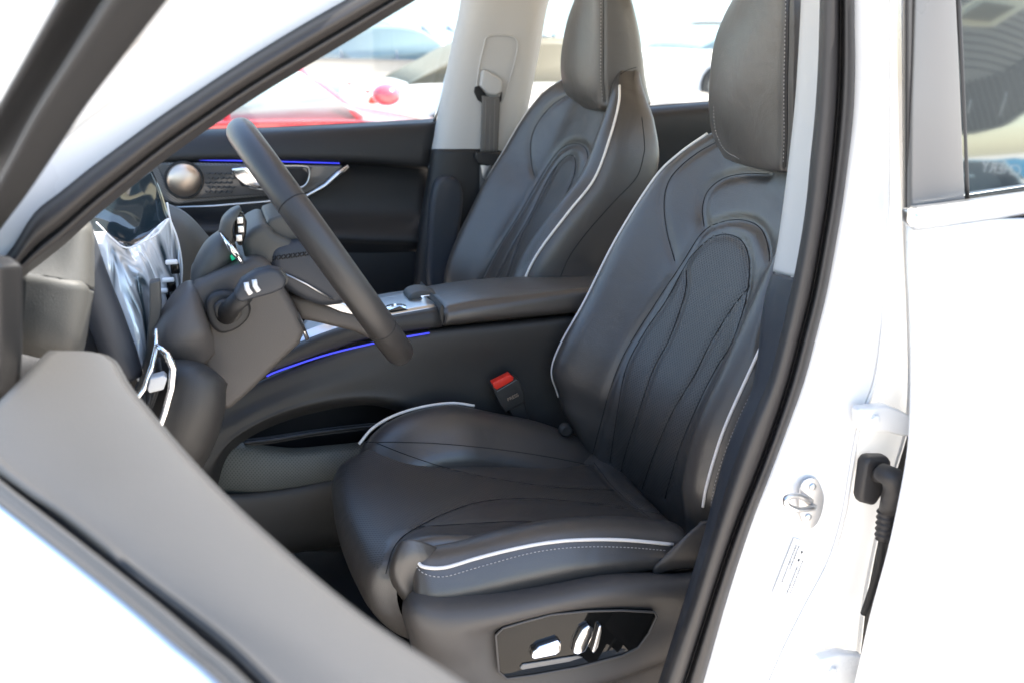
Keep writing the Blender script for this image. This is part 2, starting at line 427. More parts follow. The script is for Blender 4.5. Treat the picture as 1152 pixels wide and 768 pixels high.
def headrings(farpx, nearpx, Yc, wf, wn, d, zt=1.45):
    rings = []
    n = len(farpx)
    for i in range(n):
        F = at(farpx[i][0], farpx[i][1], Yc+wf*farpx[i][2]); N = at(nearpx[i][0], nearpx[i][1], Yc-wn*nearpx[i][2])
        rings.append([F, N, d[i] if isinstance(d, list) else d, .010])
    if isinstance(d, list): d0, d = d[0], d[-1]
    else: d0 = d
    # closed underside: shrink towards the middle
    F, N = rings[0][0], rings[0][1]; m = (F+N)/2+Vector((d0*.5, 0, 0)); dd = d; d = d0
    b1 = [F.lerp(m, .10)+Vector((.0,0,-.008)), N.lerp(m, .10)+Vector((0,0,-.008)), d*.8, .006]
    b2 = [F.lerp(m, .45)+Vector((0,0,-.012)), N.lerp(m, .45)+Vector((0,0,-.012)), d*.4, .0]
    b3 = [F.lerp(m, .92)+Vector((0,0,-.012)), N.lerp(m, .92)+Vector((0,0,-.012)), d*.05, .0]
    rings = [b3, b2, b1]+rings; d = dd
    F, N = rings[-1][0], rings[-1][1]; up = (F-rings[-2][0]); up = up/max(1e-6, up.z)
    for (dz, k) in ((.03, 1), (.06, .95), (.08, .8), (.088, .5), (.09, .1)):
        f = F+up*dz; nn = N+up*dz; m = (f+nn)/2+Vector((d*.5*(1-k), 0, 0)); rings.append([f.lerp(m, 1-k), nn.lerp(m, 1-k), d*k, .008*k])
    return rings

# driver's seat -----------------------------------------------------------
def rowpx(farpx, wf, nearpx, wn, Yc, k, dp):
    F = at(farpx[0], farpx[1], Yc+wf); N = at(nearpx[0], nearpx[1], Yc-wn); return (F.x, N.x, (F.z+N.z)/2, wf, wn, k, dp)
DR = [(.665,.700,.490,.185,.185,.5,.06), (.632,.682,.560,.205,.205,.8,.09), (.606,.671,.615,.215,.215,1,.11), (.597,.672,.648,.22,.22,1.05,.12), (.585,.682,.692,.22,.22,1.1,.125), (.602,.697,.742,.22,.22,1.1,.13), (.645,.728,.816,.22,.22,1.05,.13),
      (.700,.775,.925,.217,.22,1,.13), (.763,.822,1.030,.205,.215,.9,.12), (.800,.845,1.075,.185,.20,.7,.11), (.835,.865,1.110,.155,.17,.4,.10), (.868,.885,1.140,.12,.13,.15,.08), (.90,.905,1.160,.08,.09,0,.05)]
dh = headrings([(815,172,.92), (804,150,.98), (800,120,1), (801,90,1), (806,50,1), (818,18,.98), (836,-12,.93)],
               [(885,190,1), (886,165,1), (887,130,1), (887,95,1), (888,55,1), (888,15,1), (888,-20,.98)], 0, .125, .13, .095)
dseat, dback, dhead, DRr = make_seat('driver_seat', 'nearer black leather seat with white piping and chrome switches on its base', 0.0, DR, dh, None)

# cushion
def cushion(root, Yc, vis=True):
    path = [(.275,.440,.99), (.228,.455,.99), (.194,.492,1.0), (.181,.535,1.0), (.188,.570,1.0), (.215,.588,1.0), (.27,.592,1.0), (.35,.582,1.0), (.45,.567,1.0), (.55,.550,1.0), (.62,.538,.98), (.68,.530,.9), (.70,.50,.8)]
    R = []
    for i, (x, z, w) in enumerate(path):
        k = min(1, max(0, (i-2)/4)); row = []
        for u in (-1, -.97, -.88, -.72, -.55, -.3, 0, .3, .55, .72, .88, .97, 1):
            a = abs(u); nose = .018*(1-a**2)*(1 if i < 7 else .3)
            if a > .95: dz = -.03*(a-.9)/.1; 
            else: dz = k*.014*max(0, (a-.5)/.45)
            if i < 6 : dz = 0
            edge = .035*max(0, a-.86)/.14 if i < 6 else 0
            row.append(Vector((x-nose+edge+(.03*u if False else 0), Yc+.205*w*u, z+dz)))
        R.append(row)
    return patch('cushion', R, 'leather', root, nu=6, nv=12)
dcush = cushion(dseat, 0.0)
def bolster(root, Yc, side, st, name='side_bolster', m='leather'):
    """st: stations (X, crest Z, bottom Z, swell) ; side -1 near door, +1 near console"""
    R = []
    for (x, zt, zb, s) in st:
        r = []
        zm = (zt+zb)/2; h = (zt-zb)/2
        prof = [(-.115, zt-.055), (-.140, zt-.020), (-.165, zt+.002), (-.190, zt+.010), (-.210, zt+.008), (-.226, zt-.004), (-.238, zt-.02), (-.246, lp(zt, zb, .55)), (-.243, lp(zt, zb, .85)), (-.232, zb), (-.20, zb-.004), (-.14, zb)]
        cy = -.19
        for (y, z) in prof: r.append(Vector((x, Yc-side*(cy+(y-cy)*s), zm+(z-zm)*s)))
        R.append(r)
    return patch(name, R, m, root, nu=4, nv=8, closed=True, cap=True)
def zc(px, py, Y): v = at(px, py, Y); return v.x, v.z
ob = [(.236,.575,.525,.35), (.238,.585,.522,.75), (.250,.590,.520,.93), (.275,.588,.521,1.0), (.32,.590,.522,1.0), (.38,.597,.527,1.0), (.46,.601,.534,1.0), (.54,.594,.536,1.0), (.60,.582,.535,.97), (.640,.575,.535,.85), (.655,.565,.535,.5)]
ob_o = bolster(dseat, 0, -1, ob)
ib = [(.215,.570,.52,.3), (.232,.590,.52,.8), (.26,.612,.52,1.0), (.30,.630,.53,1.05), (.35,.640,.53,1.05), (.40,.640,.53,1.05), (.46,.625,.53,1), (.54,.600,.52,1), (.60,.575,.50,.95), (.66,.55,.50,.6)]
ob_i = bolster(dseat, 0, 1, ib)
# seams and piping of the driver seat, laid on its surfaces
C = Caster([dback])
insert_out = [(664,520),(676,475),(687,436),(704,395),(739,339),(765,300),(790,262),(812,250),(836,248),(856,258),(865,285),(863,320),(850,360),(830,398),(803,443),(785,490),(768,545),(762,585)]
insert_in = [(686,520),(694,467),(704,415),(725,374),(749,339),(770,301),(780,286),(800,268),(818,264),(834,271),(842,290),(842,318),(836,349),(822,388),(805,415),(784,457),(764,505),(748,560)]
vl = [(772,304),(770,332),(753,381),(735,415),(718,464),(702,515),(698,535)]
vr = [(841,325),(822,349),(798,388),(781,422),(756,464),(736,510),(722,550)]
bs_far = [(806,160),(785,172),(765,188),(752,205),(747,228),(750,260),(759,294)]
sh_far = [(865,196),(835,196),(812,202),(796,216),(790,235),(792,255)]
bs_near = [(888,225),(882,260),(870,310),(860,360),(856,385),(857,412)]
for pxl, d, w in ((insert_out, .0055, .007), (insert_in, .0035, .005), (vl, .0035, .005), (vr, .0035, .005), (bs_far, .0035, .005), (sh_far, .0045, .009), (bs_near, .003, .005)):
    carve(dback, pxl, d*1.1, w*1.15, C=C)
C = Caster([dback])
for pxl in (insert_out, insert_in, vl, vr, bs_far, sh_far, bs_near): seamline('seam', C, pxl, .0008, 'seam', dback)
split_region(dback, insert_in, 'perforated_insert', 'perforated', dseat)
def pipe(name, R, col, i0, i1, root, r=.0024, trim=(0, 0), lift=.0008):
    P = cr([R[i][col]+LEAN*lift*0+Vector((-.0025,0,.0012))+Vector((0,(.0035 if col == 16 else -.001),0)) for i in range(i0, i1)], 10)
    return tube(name, P[trim[0]:len(P)-trim[1]], r, 'piping', root, n=8)
pipe('piping', DRr, 16, 2, 11, dback, trim=(8, 0), r=.003); pipe('piping', DRr, 4, 2, 11, dback)
Cb = Caster([dback]); 
stitches('stitching', Cb, [(862,412),(838,455),(815,510),(803,550),(799,578)], dback)
# cushion seams
Cc = Caster([dcush, ob_i, ob_o])
c1 = [(412,497),(450,497),(500,499),(560,505),(620,514),(668,524)]
c2 = [(424,498),(460,512),(510,528),(570,540),(630,548),(690,551)]
c3 = [(470,592),(500,577),(540,564),(590,560),(640,563),(700,570),(745,578)]
c4 = [(470,592),(520,589),(580,586),(640,588)]
c5 = [(470,592),(452,604),(441,620),(434,645)]
c6 = [(668,520),(690,548),(715,570),(745,592),(757,602)]
c7 = [(655,516),(685,528),(712,552),(740,575)]
for pxl, d, w in ((c1,.004,.006),(c2,.003,.005),(c3,.003,.005),(c4,.002,.004),(c5,.003,.005),(c6,.004,.007)): carve(dcush, pxl, d, w, C=Cc)
Cc = Caster([dcush, ob_i, ob_o])
for pxl in (c1, c2, c3, c4, c5, c6): seamline('seam', Cc, pxl, .0008, 'seam', dcush)
arch = [(440,665),(436,645),(438,628),(446,614),(458,608),(472,610),(482,618)]
op = Cc.line([(469,628),(476,637),(500,638),(535,628),(570,619),(610,611),(650,607),(700,607),(757,612)], 10, .0008)
tube('piping', [p for p, _ in op], .0026, 'piping', ob_o, n=8)
stitches('stitching', Cc, [(466,634),(478,645),(500,648),(540,637),(600,621),(650,615),(700,615),(752,619)], ob_o)
ip = [Vector((x-.004, .205+.012*(i > 0), z+.008)) for i, (x, z) in enumerate([(.232,.592),(.26,.615),(.30,.634),(.35,.644),(.40,.645),(.44,.636)])]
tube('piping', ip, .0026, 'piping', ob_i, sm=8, n=8)
split_region(dcush, [(405,500),(424,499),(510,528),(600,544),(700,551),(735,575),(690,569),(600,560),(540,564),(500,577),(470,592),(440,600),(425,640),(400,600),(386,540)], 'perforated_insert', 'perforated', dcush)
Ch = Caster([dhead])
hs = [(888,-8),(887,50),(886,100),(886,150),(884,188)]
carve(dhead, hs, .003, .004, C=Ch); Ch = Caster([dhead]); seamline('seam', Ch, hs, .0007, 'seam', dhead)
stitches('stitching', Ch, [(884,-5),(883,50),(882,100),(882,150),(881,184)], dhead, dash=.0024, gap=.003)
stitches('stitching', Ch, [(803,120),(805,145),(815,168),(832,179)], dhead, dash=.0024, gap=.003)
lathe('headrest_post', [(.008,-.05),(.008,.05)], at(866,196,-.03)+Vector((.03,0,0)), (.3,0,1), 'satin', dseat)
# plastic side base with switch panel
base_r = [[(458,672,-.19),(470,664,-.215),(500,667,-.225),(560,666,-.23),(620,657,-.23),(680,647,-.23),(730,646,-.225),(765,646,-.22),(800,636,-.21)],
          [(457,684,-.215),(468,682,-.255),(500,686,-.268),(560,680,-.272),(620,669,-.272),(680,657,-.272),(730,653,-.268),(765,652,-.262),(800,645,-.25)],
          [(458,693,-.225),(470,697,-.266),(505,703,-.282),(560,695,-.286),(620,681,-.286),(680,670,-.286),(730,667,-.282),(765,665,-.275),(800,658,-.26)],
          [(462,708,-.225),(478,716,-.266),(515,722,-.280),(560,706,-.272),(620,691,-.272),(680,684,-.272),(738,684,-.272),(768,682,-.272),(800,676,-.26)],
          [(468,730,-.22),(488,738,-.258),(525,744,-.272),(556,730,-.270),(620,722,-.266),(680,712,-.266),(742,700,-.270),(768,698,-.27),(800,692,-.26)],
          [(474,752,-.215),(494,758,-.255),(530,762,-.270),(562,766,-.274),(620,760,-.276),(680,748,-.276),(738,724,-.274),(765,716,-.27),(800,708,-.26)],
          [(480,785,-.21),(500,792,-.25),(535,790,-.266),(572,782,-.276),(620,776,-.276),(680,762,-.276),(735,742,-.272),(765,732,-.265),(800,724,-.255)],
          [(480,800,-.20),(500,806,-.24),(535,800,-.252),(572,792,-.262),(620,785,-.262),(680,771,-.262),(735,752,-.258),(765,742,-.25),(800,734,-.24)],
          [(480,870,-.20),(500,870,-.24),(530,860,-.252),(570,850,-.262),(620,840,-.262),(680,825,-.262),(735,810,-.258),(765,800,-.25),(800,790,-.24)]]
sb = patch('side_base', [[at(*p) for p in r] for r in base_r], 'column_plastic', dseat, nu=6, nv=6, t=.006)
g = [(558,714),(566,706),(590,699),(620,691),(660,687),(700,686),(736,688),(739,693),(730,712),(718,728),(700,737),(650,750),(600,759),(570,763),(561,755)]
plate = slab('switch_plate', g, -.2865, .012, 'gloss_black', dseat, bev=.001)
Csb = Caster([sb])
tube('plate_rim', L(g, -.2870), .0018, 'column_plastic', plate, n=8, closed=True)
Yp = -.288
slab('seat_switch', [(598,740),(600,733),(607,727),(628,720),(632,722),(631,733),(626,737),(601,742)], Yp-.008, .010, 'chrome', plate, bev=.0025)
slab('seat_switch', [(645,735),(648,722),(655,708),(663,703),(667,706),(667,716),(659,733),(650,737)], Yp-.008, .010, 'chrome', plate, bev=.0025)
slab('backrest_switch', [(666,733),(670,720),(674,704),(677,703),(677,711),(673,728),(668,735)], Yp-.006, .008, 'satin', plate, bev=.0015)
slab('switch_rail', [(585,751),(588,747),(650,737),(656,739),(640,744),(588,753)], Yp-.001, .003, 'applique', plate, bev=.0008)
corner = patch('cushion_corner', [[at(*p) for p in r] for r in [
 [(450,611,-.196),(457,607,-.202),(468,607,-.204),(482,612,-.200),(494,618,-.190)],
 [(443,626,-.200),(450,624,-.210),(466,624,-.213),(484,628,-.208),(496,632,-.190)],
 [(440,642,-.200),(447,641,-.212),(464,642,-.215),(484,646,-.208),(496,650,-.190)],
 [(444,658,-.200),(451,659,-.212),(466,661,-.215),(484,664,-.208),(496,668,-.190)],
 [(454,672,-.198),(460,674,-.208),(472,677,-.211),(486,680,-.204),(498,684,-.190)],
 [(464,684,-.185),(470,686,-.190),(478,688,-.192),(490,690,-.190),(500,694,-.180)]]], 'leather', dseat, nu=6, nv=6, t=.003)
arch = [(450,676),(439,658),(435,640),(438,624),(446,610),(458,602),(472,602),(484,607)]
stitches('stitching', Caster([dcush, corner]), arch, dcush)
# side link bracket between cushion and backrest
patch('hinge_cover', [[at(735,648,-.245), at(760,640,-.25), at(800,640,-.24)], [at(738,636,-.25), at(770,622,-.26), at(812,620,-.24)], [at(756,616,-.25), at(775,604,-.26), at(812,600,-.24)], [at(778,595,-.24), at(790,588,-.25), at(815,586,-.235)]], 'column_plastic', dseat, nu=6, nv=6, t=.01)
lathe('recline_knob', [(.012,-.01),(.012,.0),(.009,.004)], at(637,484,.17), (0,-1,0), 'plastic', dseat)

# passenger seat ----------------------------------------------------------
Yp_ = .69
def rowq(xf, wf, px, py, wn, k, dp): N = at(px, py, Yp_-wn); return (xf, N.x, N.z, wf, wn, k, dp)
PR = [(.62,.62,.490,.185,.185,.5,.06), (.585,.60,.560,.205,.205,.8,.09), (.560,.585,.63,.215,.215,1,.11), (.548,.585,.69,.22,.22,1.1,.12), (.558,.592,.745,.22,.22,1.1,.125), (.585,.612,.81,.22,.22,1.05,.13),
      (.612,.642,.862,.22,.22,1,.13), (.648,.697,.93,.22,.22,1,.13), (.690,.751,.995,.22,.22,.9,.12), (.735,.786,1.075,.205,.210,.8,.115), rowq(.775,.18,697,118,.188,.6,.085), rowq(.815,.15,698,97,.160,.4,.065), rowq(.83,.11,699,82,.135,.15,.05), rowq(.85,.07,703,70,.115,0,.035)]
ph = headrings([(655,117,.92), (640,106,.98), (634,85,1), (634,62,1), (639,32,1), (646,10,.98), (656,-12,.93)],
               [(680,120,1), (679,108,1), (678,90,1), (678,65,1), (678,38,1), (677,12,1), (676,-15,.98)], Yp_, .12, .125, [.115,.112,.106,.100,.092,.082,.072])
pseat, pback, phead, PRr = make_seat('passenger_seat', 'farther black leather seat, behind the centre console, its cushion hidden', Yp_, PR, ph, None)
pcush = cushion(pseat, Yp_)
bolster(pseat, Yp_, -1, ob); bolster(pseat, Yp_, 1, ob)
C = Caster([pback])
pins_out = [(540,318),(560,280),(585,240),(605,205),(622,178),(635,165),(650,162),(660,170),(660,190),(650,215),(630,250),(608,285),(592,312)]
pins_in = [(556,318),(575,280),(598,240),(615,205),(628,185),(640,175),(647,180),(645,200),(630,232),(610,265),(590,300)]
pv = [(626,188),(618,205),(603,235),(585,270),(568,318)]
pbs = [(637,108),(620,120),(604,140),(597,160),(598,185),(601,198)]
psh = [(680,130),(660,128),(640,134),(627,145),(624,160)]
pside = [(722,132),(725,160),(724,175),(716,200),(690,228),(660,262),(640,290),(628,318)]
for pxl, d, w in ((pins_out, .0055, .008), (pins_in, .0035, .006), (pv, .0035, .006), (pbs, .003, .005), (psh, .005, .010)): carve(pback, pxl, d*1.15, w*1.1, C=C)
C = Caster([pback])
for pxl in (pins_out, pins_in, pv, pbs, psh, pside): seamline('seam', C, pxl, .0009, 'seam', pback)
split_region(pback, pins_in, 'perforated_insert', 'perforated', pback)
pipe('piping', PRr, 4, 2, 12, pback, r=.0026); pipe('piping', PRr, 16, 2, 11, pback)
Ch = Caster([phead]); hs = [(679,-8),(679,30),(679,60),(679,90),(681,115)]
carve(phead, hs, .003, .004, C=Ch); Ch = Caster([phead, pback]); seamline('seam', Ch, hs, .0008, 'seam', phead); seamline('seam', Ch, [(698,84),(706,79),(716,76)], .0008, 'seam', phead)
stitches('stitching', Ch, [(676,-5),(676,30),(676,60),(676,90),(678,112)], phead, dash=.0028, gap=.004)
box('seat_base', (.45, Yp_, .40), (.42,.40,.12), 'plastic_dark', pseat, bev=.02)
box('seat_base', (.47, 0, .40), (.40,.36,.12), 'plastic_dark', dseat, bev=.02)
# ------------------------------------------------------------------ car body shell (the white car itself)
body = thing('car_body', 'white car body shell framing the open driver doorway, with black weatherstrip, pillars and roof', 'car body', (.7, .3, .25))
def lerpx(tab, y):
    for i in range(len(tab)-1):
        if tab[i][0] <= y <= tab[i+1][0]:
            t = (y-tab[i][0])/(tab[i+1][0]-tab[i][0]); return lp(tab[i][1], tab[i+1][1], t)
    if y < tab[0][0]: a, b = tab[0], tab[1]
    else: a, b = tab[-2], tab[-1]
    return a[1]+(b[1]-a[1])*(y-a[0])/(b[0]-a[0])
SR = [(-60,961),(0,960),(60,961),(110,961),(150,957),(200,951),(250,944),(330,929),(420,907),(501,878),(600,840),(680,815),(768,790),(830,772)]
SG = [(-60,945),(0,945),(60,945),(110,943),(150,940),(200,935),(250,928),(330,913),(420,890),(501,864),(600,824),(680,798),(768,770),(830,750)]
SL = [(-60,923),(0,922),(60,921),(110,918),(150,915),(200,909),(250,905),(330,889),(420,868),(501,832),(600,801),(680,776),(768,744),(830,724)]
ys = [-60,-20,30,80,130,180,230,280,330,380,430,480,530,580,630,680,730,790,850]
rows = []
for y in ys:
    l, g, r = lerpx(SL, y), lerpx(SG, y), lerpx(SR, y)
    rows.append([at(l+6,y,-.37), at(l,y,-.395), at(lp(l,g,.2),y,-.422), at(lp(l,g,.55),y,-.428), at(lp(l,g,.85),y,-.420), at(g-1,y,-.405), at(g+1.5,y,-.403), at(lp(g,r,.3),y,-.422), at(lp(g,r,.7),y,-.424), at(r,y,-.414), at(r+2,y,-.39)])
patch('door_weatherstrip', rows, 'rubber', body, nu=4, nv=4)
# inner trim on the near pillar
T1 = [(-60,906),(0,905),(100,900),(200,889),(267,880),(306,873),(314,872)]
yy = [-60,0,60,120,180,240,280,306]
patch('pillar_trim', [[at(lerpx(T1,y)-1,y,-.30), at(lerpx(T1,y),y,-.325), at(lp(lerpx(T1,y),lerpx(SL,y),.5),y+3,-.35), at(lerpx(SL,y)+4,y+6,-.385)] for y in yy], 'trim_white', body, nu=4, nv=6, t=.003)
T2 = [(306,873),(340,862),(380,858),(430,853),(500,822),(560,806),(640,784),(768,744)]
yy = [309,330,360,400,440,480,520,560,620,690,780]
patch('lower_pillar_trim', [[at(lerpx(T2,y)-1,y,-.315), at(lerpx(T2,y)+1,y,-.335), at(lp(lerpx(T2,y),lerpx(SL,y),.5),y+2,-.355), at(lerpx(SL,y)+4,y+4,-.388)] for y in yy], 'plastic_blue', body, nu=4, nv=6, t=.003)
# white pillar jamb
DE = [(-60,1020),(0,1020),(120,1021),(240,1022),(300,1023),(350,1026),(430,1027),(480,1026),(520,1022),(560,1014),(600,1006),(640,996),(690,982),(730,972),(768,964),(850,945)]
CRS = [(-60,1000),(240,1000),(350,995),(420,988),(470,968),(540,955),(600,945),(650,925),(700,895),(768,866),(850,830)]
GAP = [(-60,1),(460,1.5),(480,4),(500,9),(560,15),(600,17),(640,15),(690,10),(730,4),(768,1.5),(850,1)]
rows = []
for y in ys:
    r = lerpx(SR, y); d = lerpx(DE, y)-lerpx(GAP, y)-6; c = min(lerpx(CRS, y), d-12)
    rows.append([at(r-10,y,-.395), at(r-2,y,-.40), at(r+6,y,-.408), at(lp(r,c,.5),y,-.418), at(c-5,y,-.425), at(c,y,-.428), at(c+4,y,-.420), at(lp(c,d,.5),y,-.412), at(d,y,-.405), at(d+5,y,-.395), at(d+7,y,-.30)])
patch('pillar_jamb', rows, 'paint', body, nu=5, nv=5, t=.002)
rows = [[at(d+a,y,Y) for a, Y in ((-30,-.372),(0,-.37),(60,-.37))] for y in (440,480,520,560,600,640,690,740,800) for d in (lerpx(DE,y),)]
patch('shut_gap', rows, 'black', body, nu=2, nv=4, t=.004)
# latch striker
p0 = at(908,564,-.42); prism('striker_plate', cr(L([(906,538),(916,537),(922,545),(926,560),(922,580),(914,592),(905,590),(899,575),(898,558),(900,545)], -.424), 3, True), (0,-.0025,0), 'satin', body, bev=.0006)
tube('latch_striker', L([(916,570,-.425),(914,571,-.445),(898,573,-.455),(887,569,-.458),(884,564,-.458),(886,559,-.457),(896,557,-.452),(908,561,-.445),(912,563,-.425)], 0), .0038, 'satin', body, sm=5)
for q in ((914,547),(909,581)): lathe('bolt', [(.0045,-.001),(.0045,.002),(.003,.003)], at(q[0],q[1],-.427), (0,-1,0), 'satin', body, n=20)
# information sticker
LB = L([(893,604),(925,616),(903,680),(868,668)], -.4225)
prism('information_sticker', LB, (0,-.0006,0), 'label_paper', body, bev=0)
ux = (LB[3]-LB[0]); uy = (LB[1]-LB[0]); O = LB[0]+Vector((0,-.0012,0)); inks = []
random.seed(11)
def inkbox(a, b, c, d, m):
    v = [O+ux*a+uy*b, O+ux*c+uy*b, O+ux*c+uy*d, O+ux*a+uy*d]; m.append(fromdata(v+[p+Vector((0,.0002,0)) for p in v], [(0,1,2,3)]))
for (b, a0, a1) in ((.13,.1,.75),(.22,.1,.5),(.42,.42,.92),(.52,.3,.9),(.72,.05,.55),(.80,.05,.6),(.90,.1,.8)):
    a = a0
    while a < a1:
        w = random.uniform(.012,.035); inkbox(a, b, min(a+w,a1), b+random.uniform(.035,.05), inks); a += w+.012
link('printed_lines', merge(inks), 'ink', body, smooth=False)
# small sign of dots on the sticker
dk = []
for (a, b) in ((.16,.36),(.30,.36)):
    dk.append(fromdata([O+ux*a+uy*(b), O+ux*(a+.05)+uy*(b+.04), O+ux*a+uy*(b+.08)], [(0,1,2)]))
link('warning_marks', merge(dk), 'dark_ink', body, smooth=False)
# hinges of the rear door
for (pts, nm) in (([(966,460),(985,458),(998,456),(1015,462),(1028,470),(1028,492),(1012,490),(997,486),(985,486),(967,484)], 'door_hinge'), ([(922,742),(945,735),(972,738),(974,775),(922,775)], 'door_hinge')):
    slab(nm, pts, -.452, .018, 'paint', body, bev=.004)
lathe('bolt', [(.006,-.001),(.006,.004),(.004,.005)], at(984,471,-.453), (0,-1,0), 'paint', body, n=6)
lathe('bolt', [(.006,-.001),(.006,.004),(.004,.005)], at(936,754,-.453), (0,-1,0), 'paint', body, n=6)
# A pillar: weatherstrip and white sheet metal
AU = [(-20,300),(15,288),(35,247),(104,191),(174,139),(243,92),(320,43),(395,0),(450,-30)]   # upper edge
AL = [(-20,340),(30,303),(75,267),(97,246),(174,183),(243,133),(302,95),(400,36),(452,4),(520,-36)] # lower edge
def ycurve(tab, x): return lerpx(tab, x)
rows = []
for x in (-20,10,40,70,105,140,180,220,260,300,350,400,450,500):
    u, l = ycurve(AU, x), ycurve(AL, x)
    rows.append([at(x-3,u-4,-.40), at(x,u,-.41), at(x,lp(u,l,.15),-.43), at(x,lp(u,l,.4),-.435), at(x,lp(u,l,.6),-.425), at(x,lp(u,l,.68),-.412), at(x,lp(u,l,.75),-.42), at(x,lp(u,l,.9),-.418), at(x,l,-.40), at(x+3,l+4,-.375)])
patch('pillar_weatherstrip', rows, 'rubber', body, nu=4, nv=4)
rows = []
for x in (-30,0,40,80,120,170,220,270,320,370,420,480):
    u = ycurve(AU, x)
    rows.append([at(x+6,u+8,-.39), at(x,u,-.40), at(x-8,u-18,-.405), at(x-20,u-42,-.410), at(x-26,u-50,-.418), at(x-40,u-75,-.428), at(x-44,u-82,-.435), at(x-70,u-120,-.45), at(x-90,u-160,-.46)])
patch('front_pillar', rows, 'paint', body, nu=5, nv=4, t=.002)
# roof side, roof skin, far side rail: keep the sun off the cabin
prism('roof', [Vector(p) for p in ((.18,-.38,1.52),(2.3,-.38,1.50),(2.3,1.08,1.50),(.10,1.08,1.52))], (0,0,.06), 'headliner', body, bev=.02)
prism('roof_skin', [Vector(p) for p in ((.22,-.42,1.585),(2.35,-.42,1.565),(2.35,1.12,1.565),(.08,1.12,1.585))], (0,0,.01), 'paint', body, bev=.004)
# sill and floor
prism('door_sill', [Vector(p) for p in ((-.35,-.46,.20),(.62,-.46,.20),(.62,-.33,.20),(-.35,-.33,.20))], (0,0,.10), 'paint', body, bev=.02)
fl = gridmesh([[Vector((x,y,.30+.01*math.sin(x*7+y*5))) for x in (-.7,-.2,.3,.8,1.4,2.3)] for y in (-.34,0,.4,.8,1.02)], 4, 4)
link('floor_carpet', fl, 'carpet', body)
prism('bulkhead', [Vector(p) for p in ((-.55,-.38,.2),(-.55,1.02,.2),(-.55,1.02,.95),(-.55,-.38,.95))], (-.03,0,0), 'plastic_dark', body, bev=0)
# far pillar with belt guide recess
fp = [[(520,-60),(528,-60),(545,-60),(575,-60),(605,-60),(632,-60),(640,-60)],
      [(520,0),(530,0),(548,0),(575,0),(600,0),(610,0),(616,0)],
      [(510,50),(517,50),(535,50),(565,50),(590,50),(600,50),(606,52)],
      [(500,100),(506,100),(524,100),(555,100),(580,100),(591,100),(596,104)],
      [(490,150),(497,148),(514,148),(545,150),(570,150),(581,150),(586,154)],
      [(486,168),(493,166),(510,166),(540,166),(565,168),(577,170),(582,174)],[(482,190),(489,188),(506,188),(536,188),(562,190),(575,192),(582,196)]]
Yf = [1.03,.985,.965,.962,.966,.985,1.03]
patch('far_pillar', [[at(x,y,Yf[i]) for i,(x,y) in enumerate(r)] for r in fp], 'trim_white', body, nu=5, nv=5, t=.004)
patch('far_lower_pillar', [[at(x,y,Yf[i]-.004) for i,(x,y) in enumerate(r)] for r in
      [[(486,169),(491,168),(510,168),(540,168),(565,170),(577,172),(582,176)],[(482,200),(486,199),(505,199),(535,200),(560,202),(575,205),(590,210)],[(472,260),(477,258),(495,258),(520,262),(550,266),(575,270),(600,272)],[(466,330),(470,330),(490,330),(520,334),(550,338),(590,340),(620,340)],[(455,420),(460,420),(480,420),(510,420),(550,420),(590,420),(640,420)]]], 'plastic_dark', body, nu=5, nv=5, t=.004)
slab('pillar_bulge', [(484,330),(484,250),(488,215),(494,203),(506,199),(518,206),(522,225),(518,260),(512,300),(512,340)], .93, .04, 'plastic_blue', body, bev=.012, sm=4)
rec = [(548,42),(560,40),(575,41),(582,47),(581,62),(573,92),(566,112),(560,118),(548,118),(540,112),(536,100),(540,72),(545,50)]
tube('guide_recess_edge', L(rec, .956), .0022, 'trim_white', body, n=8, closed=True, sm=3)
slab('guide_slot', [(535,98),(539,97),(548,108),(562,112),(565,104),(564,114),(560,119),(545,118),(538,113),(534,104)], .951, .012, 'black', body, bev=.001)
slab('guide_cap', [(543,80),(548,79),(562,88),(566,92),(564,104),(558,108),(548,105),(541,97)], .938, .02, 'trim_white', body, bev=.005, sm=0)
# window frame strip ahead of far pillar
tube('far_window_seal', L([(536,-30,1.04),(531,0,1.04),(517,50,1.04),(506,95,1.04),(493,140,1.04),(489,160,1.04)], 0), .007, 'rubber', body, sm=3)
tube('far_frame_strip', L([(530,-30,1.05),(525,0,1.05),(512,50,1.05),(500,95,1.05),(488,140,1.05)], 0), .004, 'satin', body, sm=3)
# seat belt of the passenger
belt = thing('seat_belt', 'dark striped seat belt hanging from the pale far pillar', 'seat belt', at(552,180,.95))
def ribbon(name, cs, w, m, parent, t=.0015, side=Vector((1,0,0))):
    P = cr(cs, 8); return solid(link(name, gridmesh([[p-side*w/2, p, p+side*w/2] for p in P], 3, 1), m, parent), t, 0)
def wlin(a, b): return (at(*b)-at(*a)).length
rib_rows = [[at(542,108,.935),at(552,109,.933),at(561,109,.935)],[at(542,118,.936),at(552,118,.934),at(562,118,.936)],[at(541,145,.94),at(551,145,.938),at(561,145,.94)],[at(540,171,.944),at(550,172,.942),at(560,171,.944)]]
patch('webbing', rib_rows, 'webbing', belt, nu=4, nv=6, t=.0018)
for a in (546.5, 551.5, 556.5):
    tube('woven_stripe', L([(a,112,.9325),(a,130,.935),(a-.5,150,.937),(a-1,171,.9405)], 0), .0012, 'belt_stripe', belt, n=6, sm=3)
slab('belt_tongue', [(536,172),(560,172),(562,180),(556,186),(548,187),(538,184),(535,178)], .925, .016, 'plastic_dark', belt, bev=.003)
slab('tongue_plate', [(541,186),(555,186),(551,196),(548,204),(543,200)], .932, .004, 'satin', belt, bev=.001)
slab('lower_webbing', [(540,186),(556,186),(552,240),(540,240)], .938, .003, 'webbing', belt, bev=.0005)
